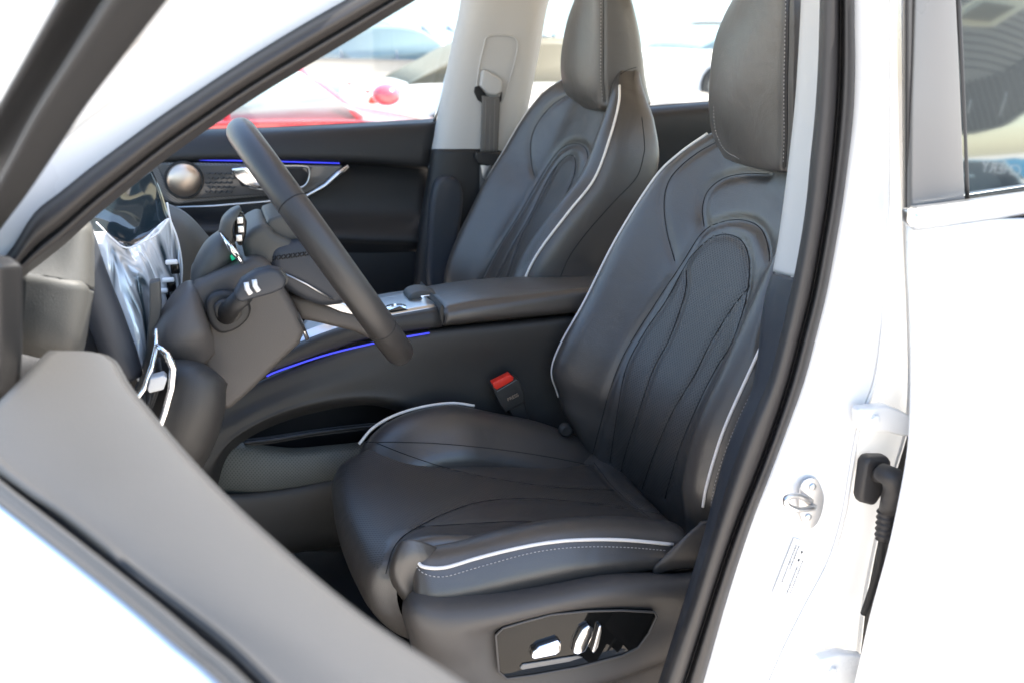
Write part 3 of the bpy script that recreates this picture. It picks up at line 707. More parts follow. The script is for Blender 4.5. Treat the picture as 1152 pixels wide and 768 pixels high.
# ------------------------------------------------------------------ rear door on our side (closed)
rd = thing('rear_door', 'closed white rear door at the right edge with bright belt moulding and dark reflecting window', 'car door', (1.2, -.5, .35))
rows = []
for y, Y in ((246,-.485),(262,-.492),(300,-.500),(360,-.507),(430,-.512),(500,-.515),(560,-.515),(620,-.513),(690,-.508),(768,-.50),(860,-.49)):
    d = lerpx(DE, y); rows.append([at(d+4,y,-.44), at(d-1,y,Y+.010), at(d+2,y,Y), at(d+12,y,Y-.004), at(d+50,y,Y-.010), at(1110,y,Y-.014), at(1180,y,Y-.018), at(1300,y,Y-.02)])
patch('door_skin', rows, 'paint', rd, nu=5, nv=5, t=.002)
patch('belt_moulding', [[at(x,y,Y) for x,y,Y in r] for r in [
    [(1024,236,-.487),(1060,232,-.488),(1110,225,-.489),(1160,218,-.49),(1260,204,-.49)],
    [(1023,240,-.500),(1060,236,-.502),(1110,228,-.504),(1160,221,-.505),(1260,207,-.505)],
    [(1024,250,-.503),(1060,246,-.506),(1110,238,-.508),(1160,231,-.51),(1260,217,-.51)],
    [(1026,256,-.497),(1060,252,-.498),(1110,245,-.500),(1160,238,-.50),(1260,224,-.50)]]], 'satin', rd, nu=4, nv=4, t=.004)
slab('moulding_end_cap', [(1021,236),(1030,235),(1032,255),(1026,257),(1021,250)], -.508, .012, 'satin', rd, bev=.003)
gn = Vector((0,-math.cos(math.radians(5)),math.sin(math.radians(5)))); gp0 = at(1088,228,-.474)
prism('frame_applique', [atp(x,y,gp0+gn*.006,gn) for x,y in [(1029,-40),(1074,-40),(1076,0),(1081,110),(1086,225),(1060,229),(1026,235),(1027,110),(1030,0)]], -gn*.01, 'applique', rd, bev=.002)
patch('frame_rubber', [[at(x,y,Y) for x,Y in ((1016,-.44),(1018,-.462),(1022,-.468),(1026,-.462),(1030,-.44))] for y in (-60,0,60,120,180,238)], 'rubber', rd, nu=3, nv=3)
tube('glass_edge_seal', [atp(x,y,gp0+gn*.002,gn) for x,y in ((1076,-40),(1078,0),(1083,110),(1088,226))], .003, 'rubber', rd, sm=4)
GL = [atp(x,y,gp0,gn) for x,y in ((1074,-60),(1078,0),(1083,110),(1088,228),(1300,200),(1300,-60))]
GR = 3.0; GC = atp(1110,130,gp0,gn)-gn*GR
def glass_hit(px, py):
    r = ray(px, py).normalized(); oc = CAM-GC; b = oc.dot(r); c = oc.dot(oc)-GR*GR; q = CAM+r*(-b-math.sqrt(b*b-c)); return q, (q-GC).normalized()
xs_ = [0,.1,.2,.3,.4,.5,.6,.7,.8,.9,1]
solid(link('window_glass', gridmesh([[glass_hit(lp(lerpx([(-60,1056),(0,1060),(110,1065),(228,1070)],y),1300,a), y-a*28*(y > 150))[0] for a in xs_] for y in range(-60,240,18)]+[[glass_hit(lp(1070,1300,a), 246-a*28)[0] for a in xs_]], 3, 3), 'tinted', rd), .004)
box('inner_panel', (1.25,-.38,.75), (.9,.03,.6), 'plastic_dark', rd, bev=.01)
# wiring boot between pillar and rear door
boot = thing('wiring_boot', 'black rubber wiring boot bridging the white pillar and the rear door', 'cable boot', at(990,560,-.44))
slab('flange', [(978,514),(1001,514),(1004,520),(1002,545),(985,570),(970,566),(968,560),(973,522)], -.445, .02, 'rubber', boot, bev=.006)
tube('elbow', L([(986,535,-.445),(994,532,-.462),(1003,536,-.470),(1007,548,-.468),(1003,562,-.462),(998,576,-.458)], 0), [.008,.0125,.0145,.0145,.0135,.011], 'rubber', boot, n=20)
bl = []
for i in range(16):
    t = i/15; bl.append((lp(998,993,t), lp(574,606,t)))
tube('bellows', [at(x,y,-.457) for x,y in bl], [.0115+.0018*math.sin(i*2.1)-.002*i/15 for i in range(16)], 'rubber', boot, n=20)
tube('cable', L([(993,604,-.455),(990,630,-.45),(982,660,-.445),(972,690,-.44)], 0), .005, 'black', boot, sm=4)
# ------------------------------------------------------------------ open front door, nearest to us
fd = thing('front_door', 'open white front door blurred in the foreground, grey trim on its window ledge', 'car door', (-.02,-.8,.3))
def st(px, py, Z): return atz(px, py, Z)
A = [(0,395),(-0,395)]
# stations along the ledge; px of each lengthwise line
lines = {
 'in':   [(60,398),(118,402),(145,440),(222,532),(307,615),(397,692),(491,756),(600,830)],
 'mid':  [(30,420),(75,445),(110,490),(195,590),(280,672),(370,745),(440,800),(560,890)],
 'out':  [(-20,470),(0,513),(40,548),(85,581),(171,649),(256,713),(316,768),(400,850)],
}
N8 = range(8)
zin, zmid, zout = .995, 1.004, .997
R_ = [[st(*lines['in'][i], zin)+Vector((.004,.0,-.30)) for i in N8], [st(*lines['in'][i], zin)+Vector((.006,0,-.03)) for i in N8], [st(*lines['in'][i], zin) for i in N8], [st(*lines['in'][i], zin).lerp(st(*lines['mid'][i], zmid), .25)+Vector((0,0,.006)) for i in N8],
      [st(*lines['mid'][i], zmid) for i in N8], [st(*lines['out'][i], zout) for i in N8], [st(*lines['out'][i], zout)+Vector((-.003,0,-.006)) for i in N8], [st(*lines['out'][i], zout)+Vector((-.004,0,-.08)) for i in N8]]
patch('ledge_trim', R_, 'door_trim', fd, nu=5, nv=5, t=.003, off=1)
def strip(name, a, za, b, zb, m, n=5, mids=()):
    A_ = [st(x, y, za) for x, y in a]; B_ = [st(x, y, zb) for x, y in b]
    rows = [[p+Vector((0,0,-.05)) for p in A_], A_]+[[p.lerp(q, t)+Vector((0,0,h)) for p, q in zip(A_, B_)] for t, h in mids]+[B_, [p+Vector((0,0,-.05)) for p in B_]]
    return patch(name, rows, m, fd, nu=4, nv=3, t=.002)
eo = [(-40,478),(0,513),(85,581),(171,649),(256,713),(316,768),(400,850)]
e1 = [(-40,512),(0,547),(85,614),(171,683),(240,742),(270,768),(350,850)]
e2 = [(-40,542),(0,574),(85,640),(150,692),(200,735),(240,768),(320,850)]
e3 = [(-40,566),(0,600),(68,662),(120,705),(162,745),(190,768),(270,850)]
slot = [[st(x,y,.93) for x,y in eo], [st(x,y,.93) for x,y in e1]]
patch('window_slot', slot, 'black', fd, nu=4, nv=2, t=.004)
strip('outer_rubber', e1, .990, e2, .985, 'door_trim', mids=((.3,.003),(.7,.003)))
strip('belt_moulding', e2, .985, e3, .972, 'satin', mids=((.35,.004),(.7,.003)))
A_ = [st(x,y,.968) for x,y in e3]; out = Vector((-.945,-.32,0))
patch('door_skin', [[p+Vector((0,0,h))+out*o for p in A_] for h, o in ((-.004,-.006),(0,0),(-.02,.012),(-.10,.040),(-.25,.055),(-.50,.05),(-.70,.03))], 'paint', fd, nu=4, nv=5, t=.002)
# corner sail panel and upper window frame of the open door
dn = Vector((.945,.32,0)); dp0 = Vector((-.15,-.56,1.0))
prism('corner_cover', [atp(x,y,dp0,dn) for x,y in ((-60,282),(-5,284),(15,288),(27,296),(27,400),(24,436),(18,446),(-10,452),(-60,460))], (-.02,-.007,0), 'plastic_dark', fd, bev=.006)
FO = [(-60,215),(0,172),(60,80),(112,0),(145,-50)]; FI = [(-60,330),(0,250),(35,195),(76,128),(128,56),(170,0),(205,-50)]
rowsf = []
for t in [i/8 for i in range(9)]:
    def pick(tab, t):
        s = t*(len(tab)-1); i = min(int(s), len(tab)-2); f = s-i; return (lp(tab[i][0],tab[i+1][0],f), lp(tab[i][1],tab[i+1][1],f))
    a, b = pick(FO, t), pick(FI, t)
    pa, pb = atp(a[0],a[1],dp0,dn), atp(b[0],b[1],dp0,dn)
    rowsf.append([pa-dn*.02, pa, pa.lerp(pb,.2)+dn*.010, pa.lerp(pb,.45)+dn*.012, pa.lerp(pb,.5)+dn*.003, pa.lerp(pb,.6)+dn*.010, pa.lerp(pb,.85)+dn*.010, pb, pb-dn*.02])
patch('window_frame', rowsf, 'plastic_dark', fd, nu=4, nv=4, t=.002)
# ------------------------------------------------------------------ passenger's door
pd = thing('passenger_door', 'black passenger door trim across the cabin with speaker and chrome handle', 'car door', (.25,1.03,.35))
def row(pts, Y): return [at(x,y,Y) for x,y in pts]
prow = [row([(60,163),(150,153),(220,149),(300,147),(400,142),(494,136)], 1.10), row([(60,168),(150,157),(220,152),(300,149),(400,144),(494,139)], 1.065), row([(60,180),(150,166),(220,160),(300,156),(400,150),(492,145)], 1.035), row([(60,195),(150,182),(220,177),(300,176),(400,178),(488,184)], 1.02),
        row([(60,200),(150,186),(220,181),(300,181),(400,183),(487,190)], 1.045), row([(60,215),(150,200),(220,197),(300,198),(400,200),(485,208)], 1.06), row([(60,240),(150,236),(220,236),(300,236),(400,238),(483,240)], 1.055), row([(60,262),(150,258),(220,258),(300,260),(400,266),(478,268)], 1.01),
        row([(60,270),(150,266),(220,266),(300,268),(400,274),(477,276)], 1.02), row([(60,300),(150,296),(220,296),(300,298),(400,300),(472,296)], 1.05), row([(60,380),(150,380),(220,380),(300,380),(400,380),(466,380)], 1.06)]
patch('door_panel', prow, 'plastic_dark', pd, nu=5, nv=5, t=.006)
tube('ambient_strip', L([(60,186),(182,180.5),(260,181),(330,182.5),(382,184)], 1.020), .0014, 'blue_light', pd, n=8, sm=3)
tube('bright_line', L([(176,183),(260,185),(330,187),(370,188)], 1.022), .0012, 'satin', pd, n=6, sm=3)
slab('trim_insert', [(160,182),(386,187),(372,202),(350,217),(310,220),(200,230),(186,226),(176,212)], 1.02, .02, 'weave', pd, bev=.003)
slab('trim_field', [(176,184),(352,189),(346,196),(336,210),(300,219),(210,224),(196,220),(186,208)], 1.013, .01, 'carbon', pd, bev=.002)
tube('lower_bright_line', L([(184,234),(240,232),(300,227),(346,220),(366,209),(380,196),(392,187)], 1.008), [.0022,.0024,.0028,.004,.0055,.0065,.004], 'satin', pd, n=10)
spk = thing  # speaker is a part of the door
lathe('speaker_grille', [(.001,.016),(.022,.014),(.034,.008),(.038,.0),(.038,-.01)], at(207,203,1.006), (0,-1,0), 'metal_grille', pd)
lathe('speaker_bezel', [(.041,.004),(.043,.0),(.043,-.01)], at(207,203,1.009), (0,-1,0), 'plastic_dark', pd)
scl = []
for i in range(5):
    for j in range(5):
        cx, cy = 234+i*6.2+(j%2)*3, 195+j*5.2; scl.append(tubemesh(L([(cx-3,cy,1.007),(cx,cy+2,1.005),(cx+3,cy,1.007)],0), .0014, 5))
link('scale_pattern', merge(scl), 'plastic_grey', pd)
slab('handle_recess', [(262,193),(300,190),(340,190),(347,196),(345,208),(335,211),(290,212),(272,210)], 1.004, .012, 'black', pd, bev=.002)
tube('handle_surround', L([(262,191),(300,188),(340,187),(348,192),(346,205),(334,212),(290,213),(272,205)], 1.003), .002, 'satin', pd, n=8, closed=True, sm=3)
slab('door_handle', [(260,190),(284,188),(288,196),(300,208),(288,213),(276,210),(264,200)], .99, .012, 'chrome', pd, bev=.004)
slab('door_pocket', [(345,290),(470,268),(472,330),(340,340)], 1.03, .02, 'plastic_dark', pd, bev=.005)
tube('waist_seal', L([(60,162),(150,151),(220,147.5),(300,145.5),(400,140.5),(494,135)], 1.10), .004, 'rubber', pd, n=6)
prism('window_glass', L([(60,160),(496,136),(536,-60),(60,-60)], 1.115), (0,.004,0), 'clear_glass', pd, bev=0, smooth=False)
# rear door on the far side
pr = thing('far_rear_door', 'dark trim of the far rear door between and behind the front seats', 'car door', (1.4,1.03,.35))
patch('door_panel', [row([(560,136),(640,130),(740,122),(800,117),(900,110),(1000,104)], 1.09), row([(560,140),(640,134),(740,126),(800,121),(900,114),(1000,108)], 1.05), row([(560,150),(640,146),(740,140),(800,136),(900,130),(1000,124)], 1.035), row([(560,200),(640,200),(740,200),(800,200),(900,200),(1000,200)], 1.04), row([(560,400),(640,400),(740,400),(800,400),(900,400),(1000,400)], 1.05)], 'plastic_dark', pr, nu=5, nv=5, t=.006)
tube('waist_seal', L([(560,134),(640,128),(740,120),(800,115.5),(900,108)], 1.09), .004, 'rubber', pr, n=6)
prism('window_glass', L([(580,136),(1000,100),(1000,-60),(600,-60)], 1.11), (0,.004,0), 'clear_glass', pr, bev=0, smooth=False)
# rear bench, mostly hidden
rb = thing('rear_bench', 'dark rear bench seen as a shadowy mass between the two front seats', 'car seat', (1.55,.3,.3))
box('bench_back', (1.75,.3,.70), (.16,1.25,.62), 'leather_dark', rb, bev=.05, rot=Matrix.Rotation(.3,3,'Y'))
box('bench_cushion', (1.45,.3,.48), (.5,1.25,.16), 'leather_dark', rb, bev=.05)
# ------------------------------------------------------------------ centre console
cc = thing('centre_console', 'black centre console with padded armrest lid and blue ambient line', 'console', (.35,.36,.30))
def cgrid(name, rr, m, parent, **k): return patch(name, [[at(*p) for p in r] for r in rr], m, parent, **k)
cgrid('console_side', [
 [(205,466,.30),(250,446,.30),(300,424,.30),(345,404,.30),(400,384,.30),(450,373,.30),(500,366,.30),(560,361,.30),(620,355,.30),(700,347,.30)],
 [(205,472,.275),(250,452,.275),(300,427,.275),(345,409,.275),(400,390,.275),(450,379,.275),(500,372,.275),(560,366,.275),(620,360,.275),(700,352,.275)],
 [(200,492,.265),(246,472,.265),(300,446,.265),(345,428,.265),(400,410,.268),(450,398,.27),(500,388,.27),(560,381,.27),(620,375,.27),(700,368,.27)],
 [(196,508,.255),(240,488,.255),(290,462,.255),(345,441,.258),(400,426,.262),(450,418,.268),(500,415,.272),(560,415,.275),(620,415,.275),(700,415,.275)],
 [(192,525,.252),(236,505,.252),(280,476,.252),(335,453,.255),(395,440,.26),(450,440,.265),(500,448,.272),(560,455,.275),(620,460,.275),(700,465,.275)],
 [(190,550,.25),(232,530,.25),(262,494,.25),(318,464,.252),(390,448,.258),(445,450,.262),(500,474,.27),(560,500,.275),(620,520,.275),(700,530,.275)],
 [(190,568,.262),(234,548,.262),(258,502,.262),(312,471,.262),(388,453,.266),(440,455,.268),(496,485,.275),(550,540,.275),(620,600,.275),(700,620,.275)],
 [(190,580,.285),(238,556,.285),(262,506,.285),(316,475,.285),(390,457,.285),(436,459,.285),(488,487,.29),(540,545,.29),(620,610,.29),(700,630,.29)]], 'plastic', cc, nu=5, nv=5)
tube('ambient_strip', L([(300,423,.266),(312,417.5,.266),(360,401,.266),(400,390.5,.267),(440,382,.268),(483,374.5,.269)], 0), .0016, 'blue_light', cc, n=8, sm=3)
# upper rail ahead of the lid
cgrid('upper_rail', [
 [(275,436,.272),(345,405,.272),(400,385,.272),(450,374,.272),(497,368,.272)],
 [(275,428,.27),(345,394,.27),(400,373,.27),(450,364,.27),(498,361,.27)],
 [(275,420,.275),(345,385,.275),(400,366,.275),(450,356,.275),(495,350,.275)],
 [(275,414,.29),(345,381,.29),(400,363,.29),(450,353,.29),(494,345,.29)]], 'plastic', cc, nu=4, nv=4, t=.003)
cgrid('console_top', [
 [(308,397,.292),(345,380,.292),(400,362,.292),(450,352,.292),(494,344,.292)],
 [(330,375,.36),(355,365,.36),(400,350,.36),(450,340,.36),(480,335,.36)],
 [(350,352,.45),(370,346,.45),(400,337,.45),(440,329,.45),(466,326,.45)]], 'satin', cc, nu=3, nv=3, t=.004)
prism('silver_corner', L([(338,386,.288),(344,374,.30),(382,360,.33),(418,366,.288),(380,374,.286)],0), (0,.002,.004), 'satin', cc, bev=.001)
# armrest lid
lid = [[(499,367,.30),(540,363,.30),(600,357,.30),(655,352,.30),(700,348,.30)],
       [(500,366,.268),(540,361,.266),(600,355,.265),(655,350,.265),(700,346,.265)],
       [(501,358,.262),(540,352,.260),(600,345,.26),(655,336,.26),(700,332,.26)],
       [(499,350,.268),(540,343,.266),(600,335,.265),(655,327,.265),(700,322,.265)],
       [(497,343,.285),(538,335,.285),(600,328,.285),(655,322,.285),(700,318,.285)],
       [(484,331,.37),(528,324,.37),(588,318,.37),(640,316,.37),(690,314,.37)],
       [(466,326,.45),(515,318,.45),(575,313,.45),(628,312,.45),(680,311,.45)],
       [(464,327,.475),(512,319,.475),(572,314,.475),(626,313,.475),(680,312,.475)],
       [(464,345,.48),(512,338,.48),(572,334,.48),(626,332,.48),(680,330,.48)]]
cgrid('armrest_lid', lid, 'leather', cc, nu=6, nv=6, t=.012)
slab('lid_front', [(499,367),(501,348),(497,342),(494,350),(496,364)], .27, .18, 'plastic', cc, bev=.002)
slab('gear_selector', [(460,336),(466,330),(480,328),(494,333),(497,342),(490,346),(472,347),(463,342)], .36, .06, 'plastic_grey', cc, bev=.008, sm=3)
slab('selector_button', [(473,333),(484,332),(487,336),(476,338)], .358, .01, 'chrome', cc, bev=.001)
lathe('rotary_knob', [(.020,-.01),(.021,.008),(.019,.012),(.013,.013),(.012,.009)], at(446,352,.33), (0,0,1), 'chrome', cc)
slab('switch_row', [(436,350),(450,345),(462,350),(448,358)], .30, .003, 'gloss_black', cc, bev=.0006)
box('toggle', at(455,352,.31), (.02,.008,.008), 'chrome', cc, bev=.002)
# open tray below the bridge
prism('tray_back', L([(200,620),(215,460),(300,430),(520,430),(620,620)], .40), (0,.02,0), 'black', cc, bev=0)
cgrid('tray_rail', [[(275,500,.29),(310,497,.285),(350,490,.285),(400,483,.285),(450,480,.285)],[(276,497,.29),(310,493,.285),(350,486,.285),(400,480,.285),(450,476,.285)],[(272,494,.32),(310,489,.32),(350,483,.32),(400,477,.32),(450,473,.32)]], 'plastic_dark', cc, nu=4, nv=4, t=.008)
cgrid('mesh_pocket', [
 [(250,506,.30),(264,499,.30),(290,501,.295),(330,505,.292),(370,502,.292),(410,498,.292),(470,492,.292)],
 [(246,514,.295),(260,508,.285),(290,512,.275),(330,514,.272),(370,511,.272),(410,507,.272),(470,500,.272)],
 [(240,532,.295),(256,528,.28),(290,530,.268),(330,530,.266),(370,526,.266),(410,522,.266),(470,515,.266)],
 [(238,545,.30),(256,546,.285),(290,547,.272),(330,544,.27),(370,539,.27),(410,534,.27),(470,528,.27)],
 [(238,552,.31),(258,555,.30),(290,554,.285),(330,551,.283),(370,545,.283),(410,541,.283),(470,536,.283)]], 'mesh_lining', cc, nu=8, nv=8, t=.004)
cgrid('lower_side', [
 [(200,560,.29),(240,557,.285),(280,556,.282),(330,549,.280),(380,539,.280),(440,530,.28),(520,522,.28)],
 [(200,563,.275),(240,560,.270),(280,559,.268),(330,552,.266),(380,542,.266),(440,533,.266),(520,525,.266)],
 [(200,590,.272),(240,587,.268),(280,584,.265),(330,577,.263),(380,567,.263),(440,560,.263),(520,550,.263)],
 [(200,640,.27),(240,628,.27),(280,618,.27),(330,608,.27),(380,600,.27),(440,594,.27),(520,590,.27)],
 [(200,660,.29),(240,640,.29),(280,630,.29),(330,620,.29),(380,612,.29),(440,606,.29),(520,600,.29)]], 'plastic', cc, nu=5, nv=5, t=.004)
# seat belt buckle
bk = thing('belt_buckle', 'black seat belt buckle with red release button beside the driver cushion', 'buckle', at(585,470,.25))
bo = [(553,434),(575,421),(584,427),(590,441),(591,452),(569,464),(563,456)]
slab('housing', bo, .225, .022, 'plastic', bk, bev=.003)
slab('release_button', [(554,431),(574,421),(578,424),(577,428),(559,438),(556,436)], .221, .018, 'red_plastic', bk, bev=.0012)
slab('stalk', [(572,460),(590,450),(596,475),(584,482)], .235, .012, 'plastic_dark', bk, bev=.003)
tube('latch_slot', L([(559,440),(581,427)], .2245), .0007, 'ink', bk, n=6)
a, b = at(570,450,.2243), at(584,443,.2243); u_ = at(574,441,.2243)-at(577,452,.2243)
text('release_text', 'PRESS', (a+b)/2, b-a, u_, .0088, 'metal_grille', bk)
# ------------------------------------------------------------------ steering wheel
sw = thing('steering_wheel', 'black leather steering wheel seen almost edge on in front of the driver seat', 'steering wheel', (.156,0,.99))
WT, WB = at(272,150,-.02), at(444,388,-.02)
ctr = (WT+WB)/2; tdir = (WT-WB).normalized(); rad = (WT-WB).length/2
wn = tdir.cross(Vector((0,1,0))).normalized()      # wheel normal
if wn.x < 0: wn = -wn
yd = (-(CAM-ctr).normalized()*.88+Vector((0,1,0))*.12).normalized(); yd = (yd-tdir*yd.dot(tdir)).normalized()
ring_ = [ctr+(tdir*math.cos(a)*1.0+yd*math.sin(a))*rad for a in [i*2*math.pi/72 for i in range(72)]]
tube('rim', ring_, .0200, 'rim_leather', sw, n=20, closed=True)
for a in (-58, -122, 58, 122):
    a = math.radians(a); c0 = ctr+(tdir*math.cos(a)+yd*math.sin(a))*rad; td = (-tdir*math.sin(a)+yd*math.cos(a))
    lathe('rim_seam', [(.0198,-.001),(.0203,-.0004),(.0203,.0004),(.0198,.001)], c0, td, 'seam', sw, n=24)
slab('hub_cap', [(300,250),(312,244),(330,241),(352,244),(368,262),(355,269),(325,271),(308,263)], -.05, .12, 'plastic_grey', sw, bev=.012, sm=3)
slab('hub_shell', [(272,268),(284,258),(300,250),(310,264),(335,274),(330,292),(308,300),(288,306),(276,292)], -.065, .14, 'plastic_grey', sw, bev=.012)
hub = slab('airbag_pad', [(303,288),(312,276),(335,272),(372,268),(392,292),(402,322),(392,342),(360,346),(325,330),(306,312)], -.07, .14, 'plastic_blue', sw, bev=.02, sm=3)
slab('spoke', [(322,332),(352,336),(384,348),(432,352),(446,372),(436,392),(398,374),(356,364),(336,360)], -.03, .06, 'column_plastic', sw, bev=.01)
slab('spoke_accent', [(352,332),(372,334),(412,352),(420,360),(384,352),(356,340)], -.034, .02, 'satin', sw, bev=.003)
tube('trim_line', L([(320,308,-.073),(345,320,-.073),(375,338,-.073)],0), .0013, 'satin', sw, n=6)
Ch = Caster([hub]); x_ = []
for i in range(13):
    x0 = 306+i*5.2; y0 = 291-i*.75
    for (dx0, dy0, dx1, dy1) in ((-2,-2.4,2,2.4),(-2,2.4,2,-2.4)):
        p1, n1 = Ch(x0+dx0, y0+dy0); p2, n2 = Ch(x0+dx1, y0+dy1)
        if p1 is not None and p2 is not None: x_.append(tubemesh([p1, (p1+p2)/2, p2], .0011, 5))
if x_: link('cross_stitching', merge(x_), 'seam', sw)
# ------------------------------------------------------------------ steering column with stalk and instrument pod
sc = thing('steering_column', 'grey steering column shroud behind the wheel carrying a stalk', 'steering column', (.03,0,.85))
prism('shroud', L(cr([(216,322,0),(242,308,0),(268,298,0),(290,288,0)],1)+[Vector(p) for p in ((303,296,0),(318,322,0),(333,348,0),(344,372,0),(338,388,0),(310,414,0),(282,442,0),(254,466,0),(242,450,0),(230,420,0),(221,392,0),(214,356,0))], -.088) if 0 else [at(x,y,-.088) for x,y in ((216,322),(242,308),(268,298),(290,288),(303,296),(318,322),(333,348),(344,372),(338,388),(310,414),(282,442),(254,466),(242,450),(230,420),(221,392),(214,356))], (0,.16,0), 'column_plastic', sc, bev=.012, seg=5)
tube('shroud_split', L([(270,262,-.055),(285,288,-.06),(305,318,-.072),(325,346,-.082),(343,372,-.082)],0), .0022, 'black', sc, n=8, sm=4)
tube('bright_edge', L([(334,352,-.05),(340,366,-.05),(346,382,-.05)],0), .003, 'satin', sc, n=8)
slab('stalk_boot', [(232,340),(240,331),(256,328),(272,332),(282,345),(280,358),(268,370),(250,376),(238,368),(232,352)], -.108, .02, 'plastic_dark', sc, bev=.006, sm=3)
slab('boot_ring', [(241,345),(250,338),(266,340),(273,350),(266,362),(252,364),(243,357)], -.116, .02, 'plastic', sc, bev=.004, sm=3)
tube('stalk_arm', L([(254,354,-.105),(262,344,-.13),(275,332,-.15)],0), [.014,.012,.012], 'plastic_dark', sc, n=16)
stk = slab('control_stalk', [(262,334),(272,316),(288,306),(304,302),(314,304),(323,314),(321,325),(308,331),(286,337),(270,342)], -.165, .026, 'plastic_blue', sc, bev=.008)
for dx in (0, 9): tube('switch_mark', L([(277+dx,318-dx*.35,-.1665),(278+dx,325-dx*.35,-.1665),(282+dx,331-dx*.35,-.1665)],0), .0032, 'white_mark', sc, n=8)
slab('stalk_end', [(312,302),(318,304),(325,314),(322,322),(318,312)], -.158, .014, 'plastic_grey', sc, bev=.002)
patch('pod_cover', [[at(*p) for p in r] for r in [
 [(218,318,.08),(220,300,.08),(232,278,.08),(246,266,.08),(254,262,.08)],
 [(218,318,-.01),(221,298,-.02),(233,275,-.02),(247,263,-.02),(256,259,-.01)],
 [(219,318,-.04),(226,302,-.055),(238,284,-.06),(250,272,-.055),(260,266,-.04)],
 [(220,319,-.05),(230,312,-.062),(243,302,-.066),(255,290,-.062),(264,280,-.05)],
 [(221,320,-.04),(234,314,-.045),(246,307,-.045),(258,297,-.045),(266,289,-.04)]]], 'plastic_grey', sc, nu=6, nv=6, t=.004)
slab('pod_slot', [(220,316),(262,288),(266,292),(222,322)], -.05, .02, 'black', sc, bev=.001)
slab('indicator_lens', [(259,289),(264,283),(267,285),(266,291),(261,294)], -.066, .006, 'green_light', sc, bev=.001)
patch('paddle_back', [[at(*p) for p in r] for r in [[(249,262,-.06),(252,248,-.06),(258,240,-.06),(266,235,-.06),(270,234,-.06)],[(252,262,-.085),(255,250,-.09),(260,243,-.09),(267,238,-.085),(271,236,-.08)],[(262,272,-.09),(262,258,-.095),(264,250,-.095),(268,243,-.09),(271,238,-.085)]]], 'plastic_grey', sc, nu=5, nv=5, t=.004)
slab('gloss_control_pad', [(263,262),(264,250),(269,238),(274,240),(278,250),(277,264),(272,278),(268,276),(265,270)], -.088, .012, 'gloss_black', sc, bev=.003)
for (x,y) in ((270,248),(271,258),(269,268)): box('pad_key', at(x,y,-.091), (.008,.003,.009), 'satin', sc, bev=.001)
tube('pad_chrome', L([(249,262,-.07),(256,272,-.085),(262,282,-.088),(270,292,-.085),(275,300,-.08)],0), [.002,.004,.005,.004,.002], 'chrome', sc, n=10)
# ------------------------------------------------------------------ dashboard
db = thing('dashboard', 'dark dashboard end with curved screen and chrome framed air vent', 'dashboard', (-.1,.2,.75))
box('dash_core', (-.32,.40,.80), (.34,1.20,.26), 'plastic_dark', db, bev=.05)
cgrid('dash_pad', [[(150,226,.40),(185,234,.40),(208,246,.40),(232,272,.42)],[(150,250,.36),(182,252,.35),(205,262,.35),(228,282,.38)],[(150,285,.34),(180,285,.32),(202,288,.33),(222,298,.36)],[(150,330,.34),(180,330,.32),(202,330,.33),(218,330,.36)]], 'plastic_grey', db, nu=6, nv=6, t=.01)
# grey end cap by the door hinge
cgrid('dash_end', [
 [(24,292,-.33),(60,268,-.33),(92,250,-.33),(98,262,-.30),(100,270,-.25)],
 [(26,310,-.355),(60,314,-.36),(88,318,-.355),(96,322,-.33),(100,322,-.27)],
 [(26,320,-.36),(60,324,-.365),(88,326,-.36),(95,328,-.335),(99,330,-.27)],
 [(24,370,-.36),(50,376,-.365),(78,382,-.36),(86,384,-.335),(90,386,-.27)],
 [(24,392,-.34),(50,398,-.345),(72,400,-.34),(80,400,-.32),(86,398,-.27)]], 'plastic_grey', db, nu=5, nv=6, t=.006)
tube('end_groove', L([(59,319,-.367),(52,345,-.368),(42,377,-.367)],0), .0028, 'column_plastic', db, n=8, sm=3)
# dark rod of the cluster bezel
tube('cluster_bezel', L([(88,250,-.12),(92,275,-.12),(103,315,-.12),(118,355,-.12),(134,398,-.12),(146,425,-.12)],0), [.014,.018,.021,.022,.022,.018], 'plastic_blue', db, n=18, sm=4)
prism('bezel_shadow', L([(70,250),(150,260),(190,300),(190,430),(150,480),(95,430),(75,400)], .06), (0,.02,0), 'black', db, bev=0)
# screens under wrinkled protective film
cgrid('display_screen', [[(78,262,-.03),(110,232,.0),(150,202,.02),(168,190,.03)],[(100,268,-.03),(125,250,-.0),(158,226,.02),(178,212,.03)],[(120,275,-.03),(140,274,-.005),(165,258,.015),(186,238,.03)],[(140,280,-.03),(152,283,-.01),(172,270,.01),(192,250,.03)]], 'screen_glass', db, nu=6, nv=6, t=.008)
cgrid('screen_film', [
 [(96,262,-.04),(120,262,-.035),(142,277,-.02),(160,270,-.01),(188,246,.02),(197,258,.02)],
 [(108,292,-.045),(128,296,-.05),(146,302,-.045),(165,298,-.03),(190,285,.01),(203,290,.02)],
 [(120,325,-.05),(138,332,-.06),(152,336,-.058),(168,332,-.045),(188,326,-.02),(202,330,.0)],
 [(130,355,-.06),(146,362,-.068),(157,368,-.068),(168,368,-.058),(180,360,-.04),(190,360,-.02)],
 [(140,388,-.07),(152,396,-.076),(160,400,-.076),(167,400,-.068),(174,396,-.05),(180,392,-.04)],
 [(150,420,-.08),(155,428,-.084),(160,432,-.084),(164,430,-.078),(168,424,-.07),(172,415,-.06)]], 'film', db, nu=8, nv=8, t=.001)
for q in ([(97,250),(100,262),(120,300),(136,350),(148,395),(156,430)], [(188,228),(192,248),(200,270),(205,300),(203,332)], [(108,250),(128,270),(142,279),(158,274),(178,262),(190,246)]): tube('film_edge', L(q, -.045 if q[0][0] < 150 else .0), .0012, 'white_mark', db, n=6, sm=4)
